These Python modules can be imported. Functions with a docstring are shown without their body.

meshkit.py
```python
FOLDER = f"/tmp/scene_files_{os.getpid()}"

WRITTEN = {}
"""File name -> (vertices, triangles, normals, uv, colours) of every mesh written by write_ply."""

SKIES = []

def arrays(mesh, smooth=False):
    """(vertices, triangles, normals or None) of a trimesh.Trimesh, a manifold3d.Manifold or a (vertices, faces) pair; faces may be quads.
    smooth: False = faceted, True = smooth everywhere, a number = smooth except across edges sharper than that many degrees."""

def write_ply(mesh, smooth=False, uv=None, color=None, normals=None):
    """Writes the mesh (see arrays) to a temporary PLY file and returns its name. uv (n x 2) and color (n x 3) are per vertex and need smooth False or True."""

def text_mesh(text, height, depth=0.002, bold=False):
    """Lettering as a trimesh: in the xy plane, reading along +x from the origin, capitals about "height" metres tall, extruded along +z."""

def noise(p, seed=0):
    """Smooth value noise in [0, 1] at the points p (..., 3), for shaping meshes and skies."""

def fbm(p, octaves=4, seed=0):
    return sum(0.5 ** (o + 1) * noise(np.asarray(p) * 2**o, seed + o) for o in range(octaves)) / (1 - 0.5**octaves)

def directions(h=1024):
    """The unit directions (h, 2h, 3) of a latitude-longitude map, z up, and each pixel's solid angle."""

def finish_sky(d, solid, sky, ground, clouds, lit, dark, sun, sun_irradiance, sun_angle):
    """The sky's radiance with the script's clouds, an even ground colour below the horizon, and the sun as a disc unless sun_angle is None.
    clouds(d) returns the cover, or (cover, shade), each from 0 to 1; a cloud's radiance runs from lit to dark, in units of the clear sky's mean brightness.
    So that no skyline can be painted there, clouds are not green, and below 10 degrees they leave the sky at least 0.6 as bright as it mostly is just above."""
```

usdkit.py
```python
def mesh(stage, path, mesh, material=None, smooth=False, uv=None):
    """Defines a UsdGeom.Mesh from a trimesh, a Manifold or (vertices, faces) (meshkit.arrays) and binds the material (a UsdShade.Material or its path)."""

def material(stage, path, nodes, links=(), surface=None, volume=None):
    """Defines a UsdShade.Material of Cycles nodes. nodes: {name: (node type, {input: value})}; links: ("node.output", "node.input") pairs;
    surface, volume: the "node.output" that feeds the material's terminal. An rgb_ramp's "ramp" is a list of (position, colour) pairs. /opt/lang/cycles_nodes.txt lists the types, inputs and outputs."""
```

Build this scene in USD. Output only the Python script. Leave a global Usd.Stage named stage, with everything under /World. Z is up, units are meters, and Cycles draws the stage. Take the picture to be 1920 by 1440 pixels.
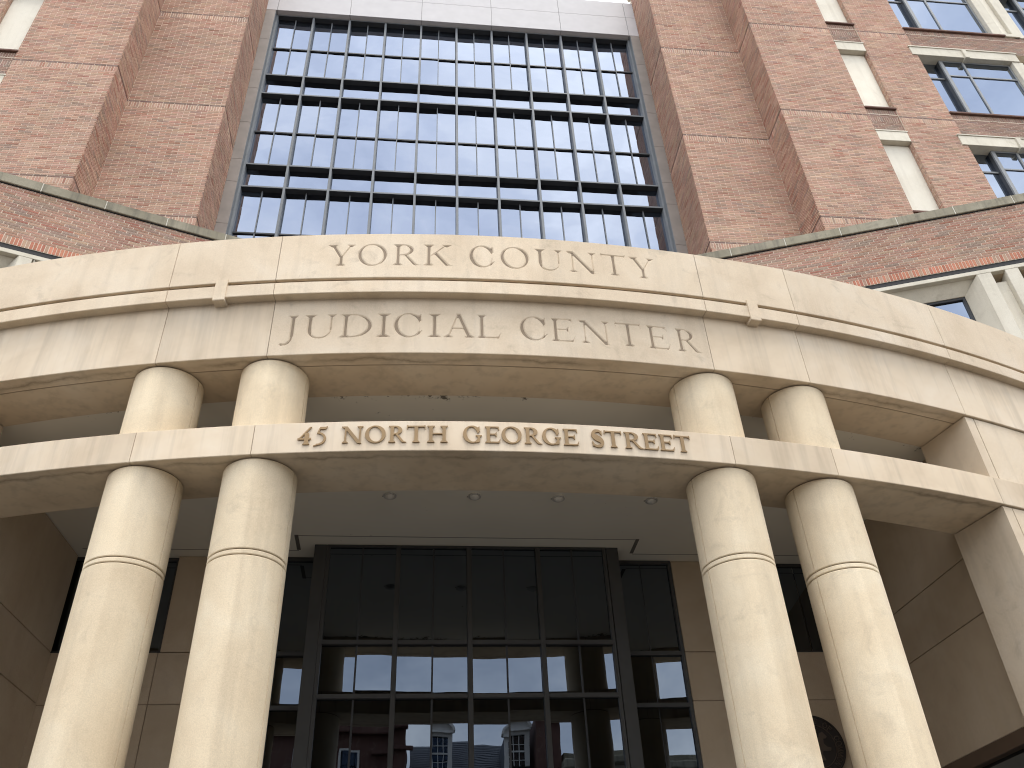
import math, random
import numpy as np
import trimesh
import usdkit
from pxr import Usd, UsdGeom, UsdLux, UsdShade, Sdf, Gf, Vt
from PIL import Image, ImageDraw
from scipy import ndimage
from shapely import affinity
from shapely.geometry import Polygon, Point, LineString, box as sbox, MultiPolygon
from shapely.ops import unary_union

RNG = np.random.default_rng(7)
random.seed(7)
stage = Usd.Stage.CreateInMemory()
UsdGeom.SetStageUpAxis(stage, 'Z')
UsdGeom.SetStageMetersPerUnit(stage, 1.0)
UsdGeom.Xform.Define(stage, '/World')
UsdGeom.Scope.Define(stage, '/World/Looks')

# ------------------------------------------------------------------ camera
CAM = np.array([-0.95009, 0.0, 1.6])
F_PX, PITCH, YAW, ROLL = 1671.318, 0.65355253, 0.13216553, -0.05015182


def cam_axes():
    cp, sp, cy, sy = math.cos(PITCH), math.sin(PITCH), math.cos(YAW), math.sin(YAW)
    f = np.array([sy * cp, cy * cp, sp]); r = np.array([cy, -sy, 0.0]); u = np.cross(r, f)
    c, s = math.cos(ROLL), math.sin(ROLL)
    return c * r + s * u, -s * r + c * u, f


CR, CU, CF = cam_axes()
camera = UsdGeom.Camera.Define(stage, '/World/camera')
m = Gf.Matrix4d(*CR, 0, *CU, 0, *(-CF), 0, *CAM, 1)
camera.AddTransformOp().Set(m)
camera.CreateHorizontalApertureAttr(36.0)
camera.CreateVerticalApertureAttr(27.0)
camera.CreateFocalLengthAttr(36.0 * F_PX / 1920.0)
camera.CreateClippingRangeAttr((0.1, 2000.0))
camera.CreateExposureAttr(1.14)


def to_px(P):
    d = np.asarray(P, float) - CAM
    x, y, z = d @ CR, d @ CU, d @ CF
    return np.stack([960 + F_PX * x / z, 720 - F_PX * y / z, np.linalg.norm(d, axis=-1)], -1)


# ------------------------------------------------------------------ sky and sun (bright overcast)
SUN_EL, SUN_AZ = math.radians(74), math.radians(150)          # azimuth = atan2(x, y): in front of the facade, to the right
sun_dir = np.array([math.sin(SUN_AZ) * math.cos(SUN_EL), math.cos(SUN_AZ) * math.cos(SUN_EL), math.sin(SUN_EL)])
usdkit.material(stage, '/World/Looks/sky_look', {
    'sky': ('sky_texture', {'sky_type': 'single_scattering', 'sun_disc': False, 'sun_elevation': SUN_EL, 'sun_rotation': SUN_AZ, 'altitude': 100.0, 'air_density': 1.0, 'aerosol_density': 2.0}),
    'tc': ('texture_coordinate', {}),
    'map': ('mapping', {'scale': (1.0, 1.0, 1.7)}),
    'n': ('noise_texture', {'scale': 2.3, 'detail': 7.0, 'roughness': 0.55, 'distortion': 0.5}),
    'ramp': ('rgb_ramp', {'ramp': [(0.30, (0.62, 0.62, 0.62)), (0.5, (0.8, 0.8, 0.8)), (0.68, (1.0, 1.0, 1.0))]}),
    'n2': ('noise_texture', {'scale': 4.6, 'detail': 6.0, 'roughness': 0.6, 'distortion': 0.3}),
    'cl': ('rgb_ramp', {'ramp': [(0.32, (6.4, 6.9, 7.9)), (0.46, (8.4, 8.8, 9.6)), (0.56, (10.4, 10.5, 10.7)), (0.68, (13.0, 12.9, 12.7))]}),
    'mix': ('mix_color', {}),
    'dot': ('normal', {'direction': tuple(sun_dir)}),
    'gr': ('map_range', {'range_type': 'smoothstep', 'from_min': 0.93, 'from_max': 0.995, 'to_min': 0.0, 'to_max': 0.7, 'clamp': True}),
    'glow': ('mix_color', {'b': (15.5, 15.3, 15.0)}),
    'bg': ('background_shader', {'strength': 0.1}),
}, [('tc.generated', 'map.vector'), ('map.vector', 'n.vector'), ('map.vector', 'n2.vector'), ('n.fac', 'ramp.fac'), ('n2.fac', 'cl.fac'),
    ('ramp.color', 'mix.fac'), ('sky.color', 'mix.a'), ('cl.color', 'mix.b'), ('tc.generated', 'dot.normal'), ('dot.dot', 'gr.value'), ('gr.result', 'glow.fac'), ('mix.result', 'glow.a'), ('glow.result', 'bg.color')], surface='bg.background')
dome = UsdLux.DomeLight.Define(stage, '/World/sky')
UsdShade.MaterialBindingAPI.Apply(dome.GetPrim()).Bind(UsdShade.Material.Get(stage, '/World/Looks/sky_look'))
sun = UsdLux.DistantLight.Define(stage, '/World/sun')
sun.CreateIntensityAttr(0.30)
sun.CreateNormalizeAttr(True) if hasattr(sun, 'CreateNormalizeAttr') else None
sun.CreateAngleAttr(28.0)
sun.CreateColorAttr(Gf.Vec3f(1.0, 0.955, 0.88))
zax = sun_dir
xax = np.cross([0, 0, 1.0], zax); xax /= np.linalg.norm(xax)
yax = np.cross(zax, xax)
sun.AddTransformOp().Set(Gf.Matrix4d(*xax, 0, *yax, 0, *zax, 0, 0, 0, 60, 1))


def data(prim, **kw):
    for k, v in kw.items():
        if v is not None:
            prim.SetCustomDataByKey(k, v)


data(dome.GetPrim(), kind='structure', label='bright white and pale blue overcast sky', category='sky')

# ------------------------------------------------------------------ materials
M = {}


def mat(name, nodes, links, surface):
    M[name] = usdkit.material(stage, '/World/Looks/' + name, nodes, links, surface=surface)
    return M[name]


def stone_mat(name, c0, c1, c2, rough=0.85, streak=0.24, bump=0.25, dirt=(0.30, 0.25, 0.19), dirt_amt=0.45):
    """Precast stone: cream mottling, vertical weather streaks, grey dirt blotches, sandy relief."""
    return mat(name, {
        'g': ('geometry', {}),
        'n1': ('noise_texture', {'scale': 1.15, 'detail': 6.0, 'roughness': 0.62, 'distortion': 0.4}),
        'r1': ('rgb_ramp', {'ramp': [(0.28, c0), (0.5, c1), (0.72, c2)]}),
        'ms': ('mapping', {'scale': (3.6, 3.6, 0.22)}),
        'n2': ('noise_texture', {'scale': 1.9, 'detail': 5.0, 'roughness': 0.6}),
        'r2': ('rgb_ramp', {'ramp': [(0.50, (0, 0, 0)), (0.78, (1, 1, 1))]}),
        'k2': ('math', {'math_type': 'multiply', 'value2': streak}),
        'mx2': ('mix_color', {'b': dirt}),
        'n3': ('noise_texture', {'scale': 2.7, 'detail': 8.0, 'roughness': 0.7, 'distortion': 0.8}),
        'r3': ('rgb_ramp', {'ramp': [(0.56, (0, 0, 0)), (0.74, (1, 1, 1))]}),
        'k3': ('math', {'math_type': 'multiply', 'value2': dirt_amt}),
        'mx3': ('mix_color', {'b': dirt}),
        'n4': ('noise_texture', {'scale': 90.0, 'detail': 4.0, 'roughness': 0.7}),
        'r4': ('rgb_ramp', {'ramp': [(0.3, (0.86, 0.86, 0.86)), (0.7, (1.06, 1.06, 1.06))]}),
        'mx4': ('mix_color', {'blend_type': 'multiply', 'fac': 1.0, 'use_clamp': False}),
        'oi': ('object_info', {}), 'ro': ('rgb_ramp', {'ramp': [(0.0, (0.93, 0.925, 0.915)), (0.5, (1.0, 1.0, 1.0)), (1.0, (1.05, 1.045, 1.03))]}),
        'mx5': ('mix_color', {'blend_type': 'multiply', 'fac': 1.0, 'use_clamp': False}),
        'b': ('bump', {'strength': bump, 'distance': 0.004}),
        'p': ('principled_bsdf', {'roughness': rough, 'specular_ior_level': 0.25}),
    }, [('g.position', 'n1.vector'), ('n1.fac', 'r1.fac'), ('g.position', 'ms.vector'), ('ms.vector', 'n2.vector'), ('n2.fac', 'r2.fac'), ('r2.color', 'k2.value1'),
        ('k2.value', 'mx2.fac'), ('r1.color', 'mx2.a'), ('g.position', 'n3.vector'), ('n3.fac', 'r3.fac'), ('r3.color', 'k3.value1'), ('k3.value', 'mx3.fac'), ('mx2.result', 'mx3.a'),
        ('g.position', 'n4.vector'), ('n4.fac', 'r4.fac'), ('mx3.result', 'mx4.a'), ('r4.color', 'mx4.b'), ('oi.random', 'ro.fac'), ('mx4.result', 'mx5.a'), ('ro.color', 'mx5.b'), ('mx5.result', 'p.base_color'), ('n4.fac', 'b.height'), ('b.normal', 'p.normal')], 'p.BSDF')


YCC, RO = 28.535, 20.798        # portico circle: centre (0, YCC), beam face radius


def soffit_mat(name, c0, c1, c2, edge):
    """The same stone seen on beams, with a wandering dark drip line a little behind the outer edge and mould spots."""
    return mat(name, {
        'g': ('geometry', {}),
        'n1': ('noise_texture', {'scale': 1.1, 'detail': 6.0, 'roughness': 0.62, 'distortion': 0.4}),
        'r1': ('rgb_ramp', {'ramp': [(0.28, c0), (0.5, c1), (0.72, c2)]}),
        'ms': ('mapping', {'scale': (3.6, 3.6, 0.22)}),
        'n2': ('noise_texture', {'scale': 1.9, 'detail': 5.0, 'roughness': 0.6}),
        'r2': ('rgb_ramp', {'ramp': [(0.48, (0, 0, 0)), (0.76, (0.42, 0.42, 0.42))]}),
        'mx2': ('mix_color', {'b': (0.30, 0.25, 0.19)}),
        'sub': ('mapping', {'location': (0.0, -YCC, 0.0), 'scale': (1.0, 1.0, 0.0)}),
        'sx': ('separate_xyz', {}),
        'xx': ('math', {'math_type': 'multiply'}), 'yy': ('math', {'math_type': 'multiply'}), 'ss': ('math', {'math_type': 'add'}), 'rr': ('math', {'math_type': 'sqrt'}),
        'nw': ('noise_texture', {'scale': 2.6, 'detail': 5.0, 'roughness': 0.65}),
        'kw': ('math', {'math_type': 'multiply_add', 'value2': 0.22, 'value3': -0.11}),
        'd1': ('math', {'math_type': 'add'}),
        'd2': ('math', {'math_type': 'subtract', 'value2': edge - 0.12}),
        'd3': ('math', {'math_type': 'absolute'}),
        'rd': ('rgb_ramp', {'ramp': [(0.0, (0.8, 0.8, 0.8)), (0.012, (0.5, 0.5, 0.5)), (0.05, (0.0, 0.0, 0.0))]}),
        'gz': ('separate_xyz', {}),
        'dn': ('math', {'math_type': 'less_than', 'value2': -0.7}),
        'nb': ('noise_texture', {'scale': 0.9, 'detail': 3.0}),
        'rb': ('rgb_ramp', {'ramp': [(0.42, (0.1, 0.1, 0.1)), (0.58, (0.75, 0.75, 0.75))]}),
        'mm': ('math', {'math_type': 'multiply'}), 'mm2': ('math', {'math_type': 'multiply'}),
        'mx3': ('mix_color', {'b': (0.17, 0.13, 0.09)}),
        'oi': ('object_info', {}), 'ro': ('rgb_ramp', {'ramp': [(0.0, (0.93, 0.925, 0.915)), (0.5, (1.0, 1.0, 1.0)), (1.0, (1.05, 1.045, 1.03))]}),
        'mx5': ('mix_color', {'blend_type': 'multiply', 'fac': 1.0, 'use_clamp': False}),
        'n4': ('noise_texture', {'scale': 90.0, 'detail': 4.0, 'roughness': 0.7}),
        'b': ('bump', {'strength': 0.22, 'distance': 0.004}),
        'p': ('principled_bsdf', {'roughness': 0.85, 'specular_ior_level': 0.25}),
    }, [('g.position', 'n1.vector'), ('n1.fac', 'r1.fac'), ('g.position', 'ms.vector'), ('ms.vector', 'n2.vector'), ('n2.fac', 'r2.fac'), ('r2.color', 'mx2.fac'), ('r1.color', 'mx2.a'),
        ('g.position', 'sub.vector'), ('sub.vector', 'sx.vector'), ('sx.x', 'xx.value1'), ('sx.x', 'xx.value2'), ('sx.y', 'yy.value1'), ('sx.y', 'yy.value2'), ('xx.value', 'ss.value1'), ('yy.value', 'ss.value2'), ('ss.value', 'rr.value1'),
        ('g.position', 'nw.vector'), ('nw.fac', 'kw.value1'), ('rr.value', 'd1.value1'), ('kw.value', 'd1.value2'), ('d1.value', 'd2.value1'), ('d2.value', 'd3.value1'), ('d3.value', 'rd.fac'),
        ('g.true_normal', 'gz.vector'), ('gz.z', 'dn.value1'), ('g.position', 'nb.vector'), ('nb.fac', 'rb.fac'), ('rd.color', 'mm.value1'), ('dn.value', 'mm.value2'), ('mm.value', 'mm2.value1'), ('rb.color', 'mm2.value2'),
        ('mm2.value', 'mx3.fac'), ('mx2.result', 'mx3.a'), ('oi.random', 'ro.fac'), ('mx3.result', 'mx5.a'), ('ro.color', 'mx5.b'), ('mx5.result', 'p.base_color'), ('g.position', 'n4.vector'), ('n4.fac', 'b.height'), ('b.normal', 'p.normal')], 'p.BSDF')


CRM = ((0.55, 0.44, 0.315), (0.63, 0.52, 0.385), (0.67, 0.575, 0.45))
stone_mat('cream_stone', *CRM)
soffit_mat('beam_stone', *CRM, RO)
stone_mat('column_stone', (0.655, 0.53, 0.365), (0.725, 0.605, 0.43), (0.78, 0.68, 0.51), streak=0.25, dirt_amt=0.3)
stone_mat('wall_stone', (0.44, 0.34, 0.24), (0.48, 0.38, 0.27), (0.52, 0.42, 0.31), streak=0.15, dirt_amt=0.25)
stone_mat('pale_panel', (0.66, 0.61, 0.51), (0.70, 0.655, 0.555), (0.74, 0.70, 0.60), streak=0.2, dirt_amt=0.18)
stone_mat('coping_stone', (0.19, 0.17, 0.12), (0.25, 0.225, 0.165), (0.32, 0.29, 0.22), streak=0.85, dirt=(0.09, 0.085, 0.07), dirt_amt=0.6)
stone_mat('grey_stone', (0.50, 0.46, 0.38), (0.56, 0.52, 0.43), (0.61, 0.57, 0.48), streak=0.3)
stone_mat('concrete', (0.088, 0.082, 0.074), (0.105, 0.098, 0.089), (0.125, 0.117, 0.107), streak=0.0, dirt=(0.2, 0.195, 0.19))
stone_mat('asphalt', (0.045, 0.045, 0.047), (0.055, 0.055, 0.056), (0.07, 0.07, 0.07), streak=0.0, dirt=(0.03, 0.03, 0.03))
stone_mat('sealant', (0.22, 0.17, 0.115), (0.27, 0.21, 0.15), (0.33, 0.26, 0.19), streak=0.2)
stone_mat('pale_sealant', (0.52, 0.49, 0.41), (0.56, 0.53, 0.45), (0.60, 0.57, 0.49), streak=0.2)
stone_mat('mortar', (0.66, 0.55, 0.43), (0.72, 0.61, 0.485), (0.77, 0.66, 0.535), streak=0.25, dirt=(0.3, 0.24, 0.19), dirt_amt=0.35)
stone_mat('slate', (0.10, 0.105, 0.12), (0.13, 0.137, 0.155), (0.16, 0.17, 0.19), streak=0.3, dirt=(0.07, 0.07, 0.08))
stone_mat('trim_white', (0.60, 0.58, 0.54), (0.66, 0.64, 0.60), (0.70, 0.68, 0.64), streak=0.25)
stone_mat('sill_brick', (0.10, 0.055, 0.042), (0.13, 0.07, 0.053), (0.16, 0.085, 0.065), streak=0.15)
stone_mat('far_brick', (0.085, 0.042, 0.034), (0.11, 0.055, 0.043), (0.13, 0.07, 0.053), streak=0.15)
stone_mat('interior', (0.05, 0.05, 0.048), (0.06, 0.06, 0.058), (0.07, 0.07, 0.068), streak=0.0)

# painted soffit with mould spots close to the beam
mat('ceiling_paint', {
    'g': ('geometry', {}),
    'n1': ('noise_texture', {'scale': 0.8, 'detail': 4.0}),
    'r1': ('rgb_ramp', {'ramp': [(0.3, (0.76, 0.72, 0.63)), (0.7, (0.80, 0.76, 0.67))]}),
    'sub': ('mapping', {'location': (0.0, -YCC, 0.0), 'scale': (1.0, 1.0, 0.0)}), 'sx': ('separate_xyz', {}),
    'xx': ('math', {'math_type': 'multiply'}), 'yy': ('math', {'math_type': 'multiply'}), 'ss': ('math', {'math_type': 'add'}), 'rr': ('math', {'math_type': 'sqrt'}),
    'mr': ('map_range', {'from_min': 19.72, 'from_max': 19.99, 'to_min': 0.0, 'to_max': 0.22, 'clamp': True}),
    'n2': ('noise_texture', {'scale': 9.0, 'detail': 8.0, 'roughness': 0.75}),
    'ad': ('math', {'math_type': 'add'}),
    'n3': ('noise_texture', {'scale': 1.1, 'detail': 1.0}),
    'mr3': ('map_range', {'from_min': 0.35, 'from_max': 0.65, 'to_min': -0.12, 'to_max': 0.06, 'clamp': True}),
    'ad2': ('math', {'math_type': 'add'}),
    'r2': ('rgb_ramp', {'ramp': [(0.70, (0, 0, 0)), (0.745, (0.85, 0.85, 0.85))]}),
    'mx': ('mix_color', {'b': (0.06, 0.05, 0.04)}),
    'p': ('principled_bsdf', {'roughness': 0.8, 'specular_ior_level': 0.3}),
}, [('g.position', 'n1.vector'), ('n1.fac', 'r1.fac'), ('g.position', 'sub.vector'), ('sub.vector', 'sx.vector'), ('sx.x', 'xx.value1'), ('sx.x', 'xx.value2'), ('sx.y', 'yy.value1'), ('sx.y', 'yy.value2'),
    ('xx.value', 'ss.value1'), ('yy.value', 'ss.value2'), ('ss.value', 'rr.value1'), ('rr.value', 'mr.value'), ('g.position', 'n2.vector'), ('n2.fac', 'ad.value1'), ('mr.result', 'ad.value2'),
    ('g.position', 'n3.vector'), ('n3.fac', 'mr3.value'), ('ad.value', 'ad2.value1'), ('mr3.result', 'ad2.value2'), ('ad2.value', 'r2.fac'), ('r2.color', 'mx.fac'), ('r1.color', 'mx.a'), ('mx.result', 'p.base_color')], 'p.BSDF')

# brick: each brick carries its own fired colour in the primvar "tone"
mat('brick', {
    'a': ('attribute', {'attribute': 'tone'}), 'g': ('geometry', {}),
    'n': ('noise_texture', {'scale': 38.0, 'detail': 5.0, 'roughness': 0.7}),
    'r': ('rgb_ramp', {'ramp': [(0.3, (0.78, 0.78, 0.80)), (0.55, (1, 1, 1)), (0.75, (1.16, 1.14, 1.12))]}),
    'mx': ('mix_color', {'blend_type': 'multiply', 'fac': 1.0, 'use_clamp': False}),
    'n2': ('noise_texture', {'scale': 0.55, 'detail': 6.0, 'roughness': 0.6}),
    'r2': ('rgb_ramp', {'ramp': [(0.3, (0.84, 0.84, 0.84)), (0.7, (1.1, 1.1, 1.1))]}),
    'mx2': ('mix_color', {'blend_type': 'multiply', 'fac': 1.0, 'use_clamp': False}),
    'b': ('bump', {'strength': 0.35, 'distance': 0.003}),
    'p': ('principled_bsdf', {'roughness': 0.9, 'specular_ior_level': 0.2}),
}, [('g.position', 'n.vector'), ('n.fac', 'r.fac'), ('a.color', 'mx.a'), ('r.color', 'mx.b'), ('g.position', 'n2.vector'), ('n2.fac', 'r2.fac'), ('mx.result', 'mx2.a'), ('r2.color', 'mx2.b'),
    ('mx2.result', 'p.base_color'), ('n.fac', 'b.height'), ('b.normal', 'p.normal')], 'p.BSDF')


def metal_mat(name, col, rough=0.45, metallic=0.0, var=0.12, spec=0.3):
    return mat(name, {
        'g': ('geometry', {}), 'n': ('noise_texture', {'scale': 2.2, 'detail': 5.0, 'roughness': 0.6}),
        'r': ('rgb_ramp', {'ramp': [(0.3, tuple(c * (1 - var) for c in col)), (0.7, tuple(c * (1 + var) for c in col))]}),
        'p': ('principled_bsdf', {'roughness': rough, 'metallic': metallic, 'specular_ior_level': spec}),
    }, [('g.position', 'n.vector'), ('n.fac', 'r.fac'), ('r.color', 'p.base_color')], 'p.BSDF')


metal_mat('mullion_metal', (0.15, 0.16, 0.17), 0.62)
metal_mat('dark_metal', (0.035, 0.036, 0.038), 0.4)
metal_mat('bronze_frame', (0.052, 0.051, 0.048), 0.45)
metal_mat('panel_metal', (0.235, 0.205, 0.18), 0.5)
metal_mat('head_metal', (0.50, 0.482, 0.478), 0.8, var=0.04, spec=0.06)
metal_mat('window_metal', (0.22, 0.225, 0.225), 0.45)
metal_mat('letter_bronze', (0.27, 0.175, 0.082), 0.55)
metal_mat('seal_bronze', (0.030, 0.024, 0.020), 0.5)
metal_mat('seal_relief', (0.085, 0.062, 0.045), 0.5)
metal_mat('steel_lintel', (0.018, 0.017, 0.017), 0.6)
metal_mat('lamp_trim', (0.50, 0.48, 0.44), 0.4)
metal_mat('lamp_lens', (0.62, 0.60, 0.56), 0.25)
metal_mat('doorway_brown', (0.10, 0.065, 0.042), 0.6)
metal_mat('slot_dark', (0.14, 0.125, 0.11), 0.6)


def glass_mat(name, refl_col, f0, f1, tint, wave_scale, wave_amp):
    """A coated pane: mirror reflection that grows towards grazing, the rest passes through, tinted; slightly wavy."""
    return mat(name, {
        'g': ('geometry', {}), 'n': ('noise_texture', {'scale': wave_scale, 'detail': 1.5, 'roughness': 0.4}),
        'b': ('bump', {'strength': 1.0, 'distance': wave_amp}),
        'gl': ('glossy_bsdf', {'color': refl_col, 'roughness': 0.0}),
        'tr': ('transparent_bsdf', {'color': tint}),
        'lw': ('layer_weight', {'blend': 0.35}),
        'mr': ('map_range', {'from_min': 0.0, 'from_max': 1.0, 'to_min': f0, 'to_max': f1, 'clamp': True}),
        'mx': ('mix_closure', {}),
    }, [('g.position', 'n.vector'), ('n.fac', 'b.height'), ('b.normal', 'gl.normal'), ('lw.facing', 'mr.value'), ('mr.result', 'mx.fac'), ('tr.BSDF', 'mx.closure1'), ('gl.BSDF', 'mx.closure2')], 'mx.closure')


glass_mat('mirror_glass', (0.415, 0.465, 0.565), 0.62, 0.95, (0.18, 0.2, 0.22), 1.1, 0.0035)
glass_mat('window_glass', (0.40, 0.46, 0.56), 0.55, 0.95, (0.18, 0.2, 0.22), 0.9, 0.0025)
glass_mat('lobby_glass', (0.52, 0.62, 0.76), 0.16, 0.85, (0.06, 0.065, 0.065), 1.4, 0.0016)

# ------------------------------------------------------------------ mesh and prim helpers
used = {}


def numbered(parent, name):
    key = (parent, name)
    k = used.get(key, 0); used[key] = k + 1
    return name if k == 0 else f'{name}_{k:03d}'


class Thing:
    def __init__(self, path, base):
        self.path, self.base = path, np.asarray(base, float)


def thing(name, label, cat, base=(0, 0, 0), group=None, kind=None, drop=0.0):
    n = numbered('/World', name)
    x = UsdGeom.Xform.Define(stage, '/World/' + n)
    x.AddTranslateOp().Set(Gf.Vec3d(float(base[0]), float(base[1]), float(base[2]) + drop))
    data(x.GetPrim(), label=label, category=cat, group=group, kind=kind)
    return Thing('/World/' + n, base)


def group_part(name, parent, label=None):
    n = numbered(parent.path, name)
    x = UsdGeom.Xform.Define(stage, parent.path + '/' + n)
    data(x.GetPrim(), label=label)
    return Thing(parent.path + '/' + n, parent.base)


def part(name, mesh, material, parent, label=None, smooth=False, tone=None, kind=None):
    v, f = (np.asarray(mesh.vertices, float), np.asarray(mesh.faces)) if hasattr(mesh, 'faces') else mesh
    v = np.asarray(v, float) - parent.base
    n = numbered(parent.path, name)
    p = usdkit.mesh(stage, parent.path + '/' + n, (v, f), M[material], smooth=smooth)
    if tone is not None:
        UsdGeom.PrimvarsAPI(p).CreatePrimvar('tone', Sdf.ValueTypeNames.Color3fArray, 'vertex').Set(Vt.Vec3fArray.FromNumpy(np.asarray(tone, np.float32)))
    data(p.GetPrim(), label=label, kind=kind)
    return Thing(parent.path + '/' + n, parent.base)


def solo(name, mesh, material, label=None, cat=None, kind=None, group=None, smooth=False):
    v, f = (np.asarray(mesh.vertices, float), np.asarray(mesh.faces)) if hasattr(mesh, 'faces') else mesh
    n = numbered('/World', name)
    p = usdkit.mesh(stage, '/World/' + n, (np.asarray(v, float), f), M[material], smooth=smooth)
    data(p.GetPrim(), label=label, category=cat, kind=kind, group=group)
    return p


BOXF = np.array([[0, 2, 1], [0, 3, 2], [4, 5, 6], [4, 6, 7], [0, 1, 5], [0, 5, 4], [1, 2, 6], [1, 6, 5], [2, 3, 7], [2, 7, 6], [3, 0, 4], [3, 4, 7]])


class MB:
    def __init__(s): s.v, s.f, s.n = [], [], 0

    def add(s, v, f):
        s.v.append(np.asarray(v, float)); s.f.append(np.asarray(f, int) + s.n); s.n += len(v); return s

    def box(s, x0, x1, y0, y1, z0, z1, frame=None):
        x0, x1 = min(x0, x1), max(x0, x1); y0, y1 = min(y0, y1), max(y0, y1)
        v = np.array([(x0, y0, z0), (x1, y0, z0), (x1, y1, z0), (x0, y1, z0), (x0, y0, z1), (x1, y0, z1), (x1, y1, z1), (x0, y1, z1)], float)
        if frame is not None:
            v = frame(v)
        return s.add(v, BOXF)

    def bevel(s, x0, x1, y0, y1, z0, z1, c=0.006, frame=None):
        """A box with chamfered edges."""
        x0, x1 = min(x0, x1), max(x0, x1); y0, y1 = min(y0, y1), max(y0, y1)
        b = trimesh.convex.convex_hull(np.array([(X, Y, Z) for xa, xb in ((x0, x0 + c), (x1, x1 - c)) for ya, yb in ((y0, y0 + c), (y1, y1 - c)) for za, zb in ((z0, z0 + c), (z1, z1 - c))
                                                for X, Y, Z in ((xa, yb, zb), (xb, ya, zb), (xb, yb, za))]))
        v = np.array(b.vertices)
        return s.add(frame(v) if frame is not None else v, b.faces)

    def mesh(s): return np.vstack(s.v), np.vstack(s.f)


def bx(*a, **k): return MB().box(*a, **k).mesh()
def bv(*a, **k): return MB().bevel(*a, **k).mesh()


def prism(poly, z0, z1):
    t = trimesh.creation.extrude_polygon(poly, z1 - z0, engine='earcut'); t.apply_translation([0, 0, z0]); return t


def polar(R, a, z): return np.stack([R * np.sin(a), YCC - R * np.cos(a), np.broadcast_to(z, np.shape(R * np.sin(a)))], -1)


def sweep(profile, a0, a1, n=None):
    """A closed (R, z) outline swept round the portico's centre from a0 to a1 degrees, with end caps."""
    n = n or max(2, int(abs(a1 - a0) * 2.2))
    pr = np.array(profile, float); k = len(pr)
    ar = np.sum(pr[:, 0] * np.roll(pr[:, 1], -1) - np.roll(pr[:, 0], -1) * pr[:, 1])
    if ar < 0: pr = pr[::-1]
    ang = np.radians(np.linspace(a0, a1, n + 1))
    v = np.vstack([polar(pr[:, 0], np.full(k, a), pr[:, 1]) for a in ang])
    f = []
    for i in range(n):
        for j in range(k):
            a, b = i * k + j, i * k + (j + 1) % k
            f += [(a, a + k, b + k), (a, b + k, b)]
    tv, tf = trimesh.creation.triangulate_polygon(Polygon(pr), engine='earcut')
    idx = np.array([np.argmin(((pr - p) ** 2).sum(1)) for p in tv])
    f += [tuple(idx[t][::-1]) for t in tf] + [tuple(idx[t] + n * k) for t in tf]
    f = np.array(f)
    t = trimesh.Trimesh(v, f, process=False)
    if t.volume < 0: f = f[:, ::-1]
    return v, f


def rprof(R0, R1, z0, z1, c=0.006):
    return [(R0, z0), (R1 - c, z0), (R1, z0 + c), (R1, z1 - c), (R1 - c, z1), (R0, z1)]


# ------------------------------------------------------------------ lettering (own roman capitals)
def _ell(cx, cy, rx, ry, n=72): return affinity.scale(Point(cx, cy).buffer(1.0, quad_segs=n // 4), rx, ry, origin=(cx, cy))


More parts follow.
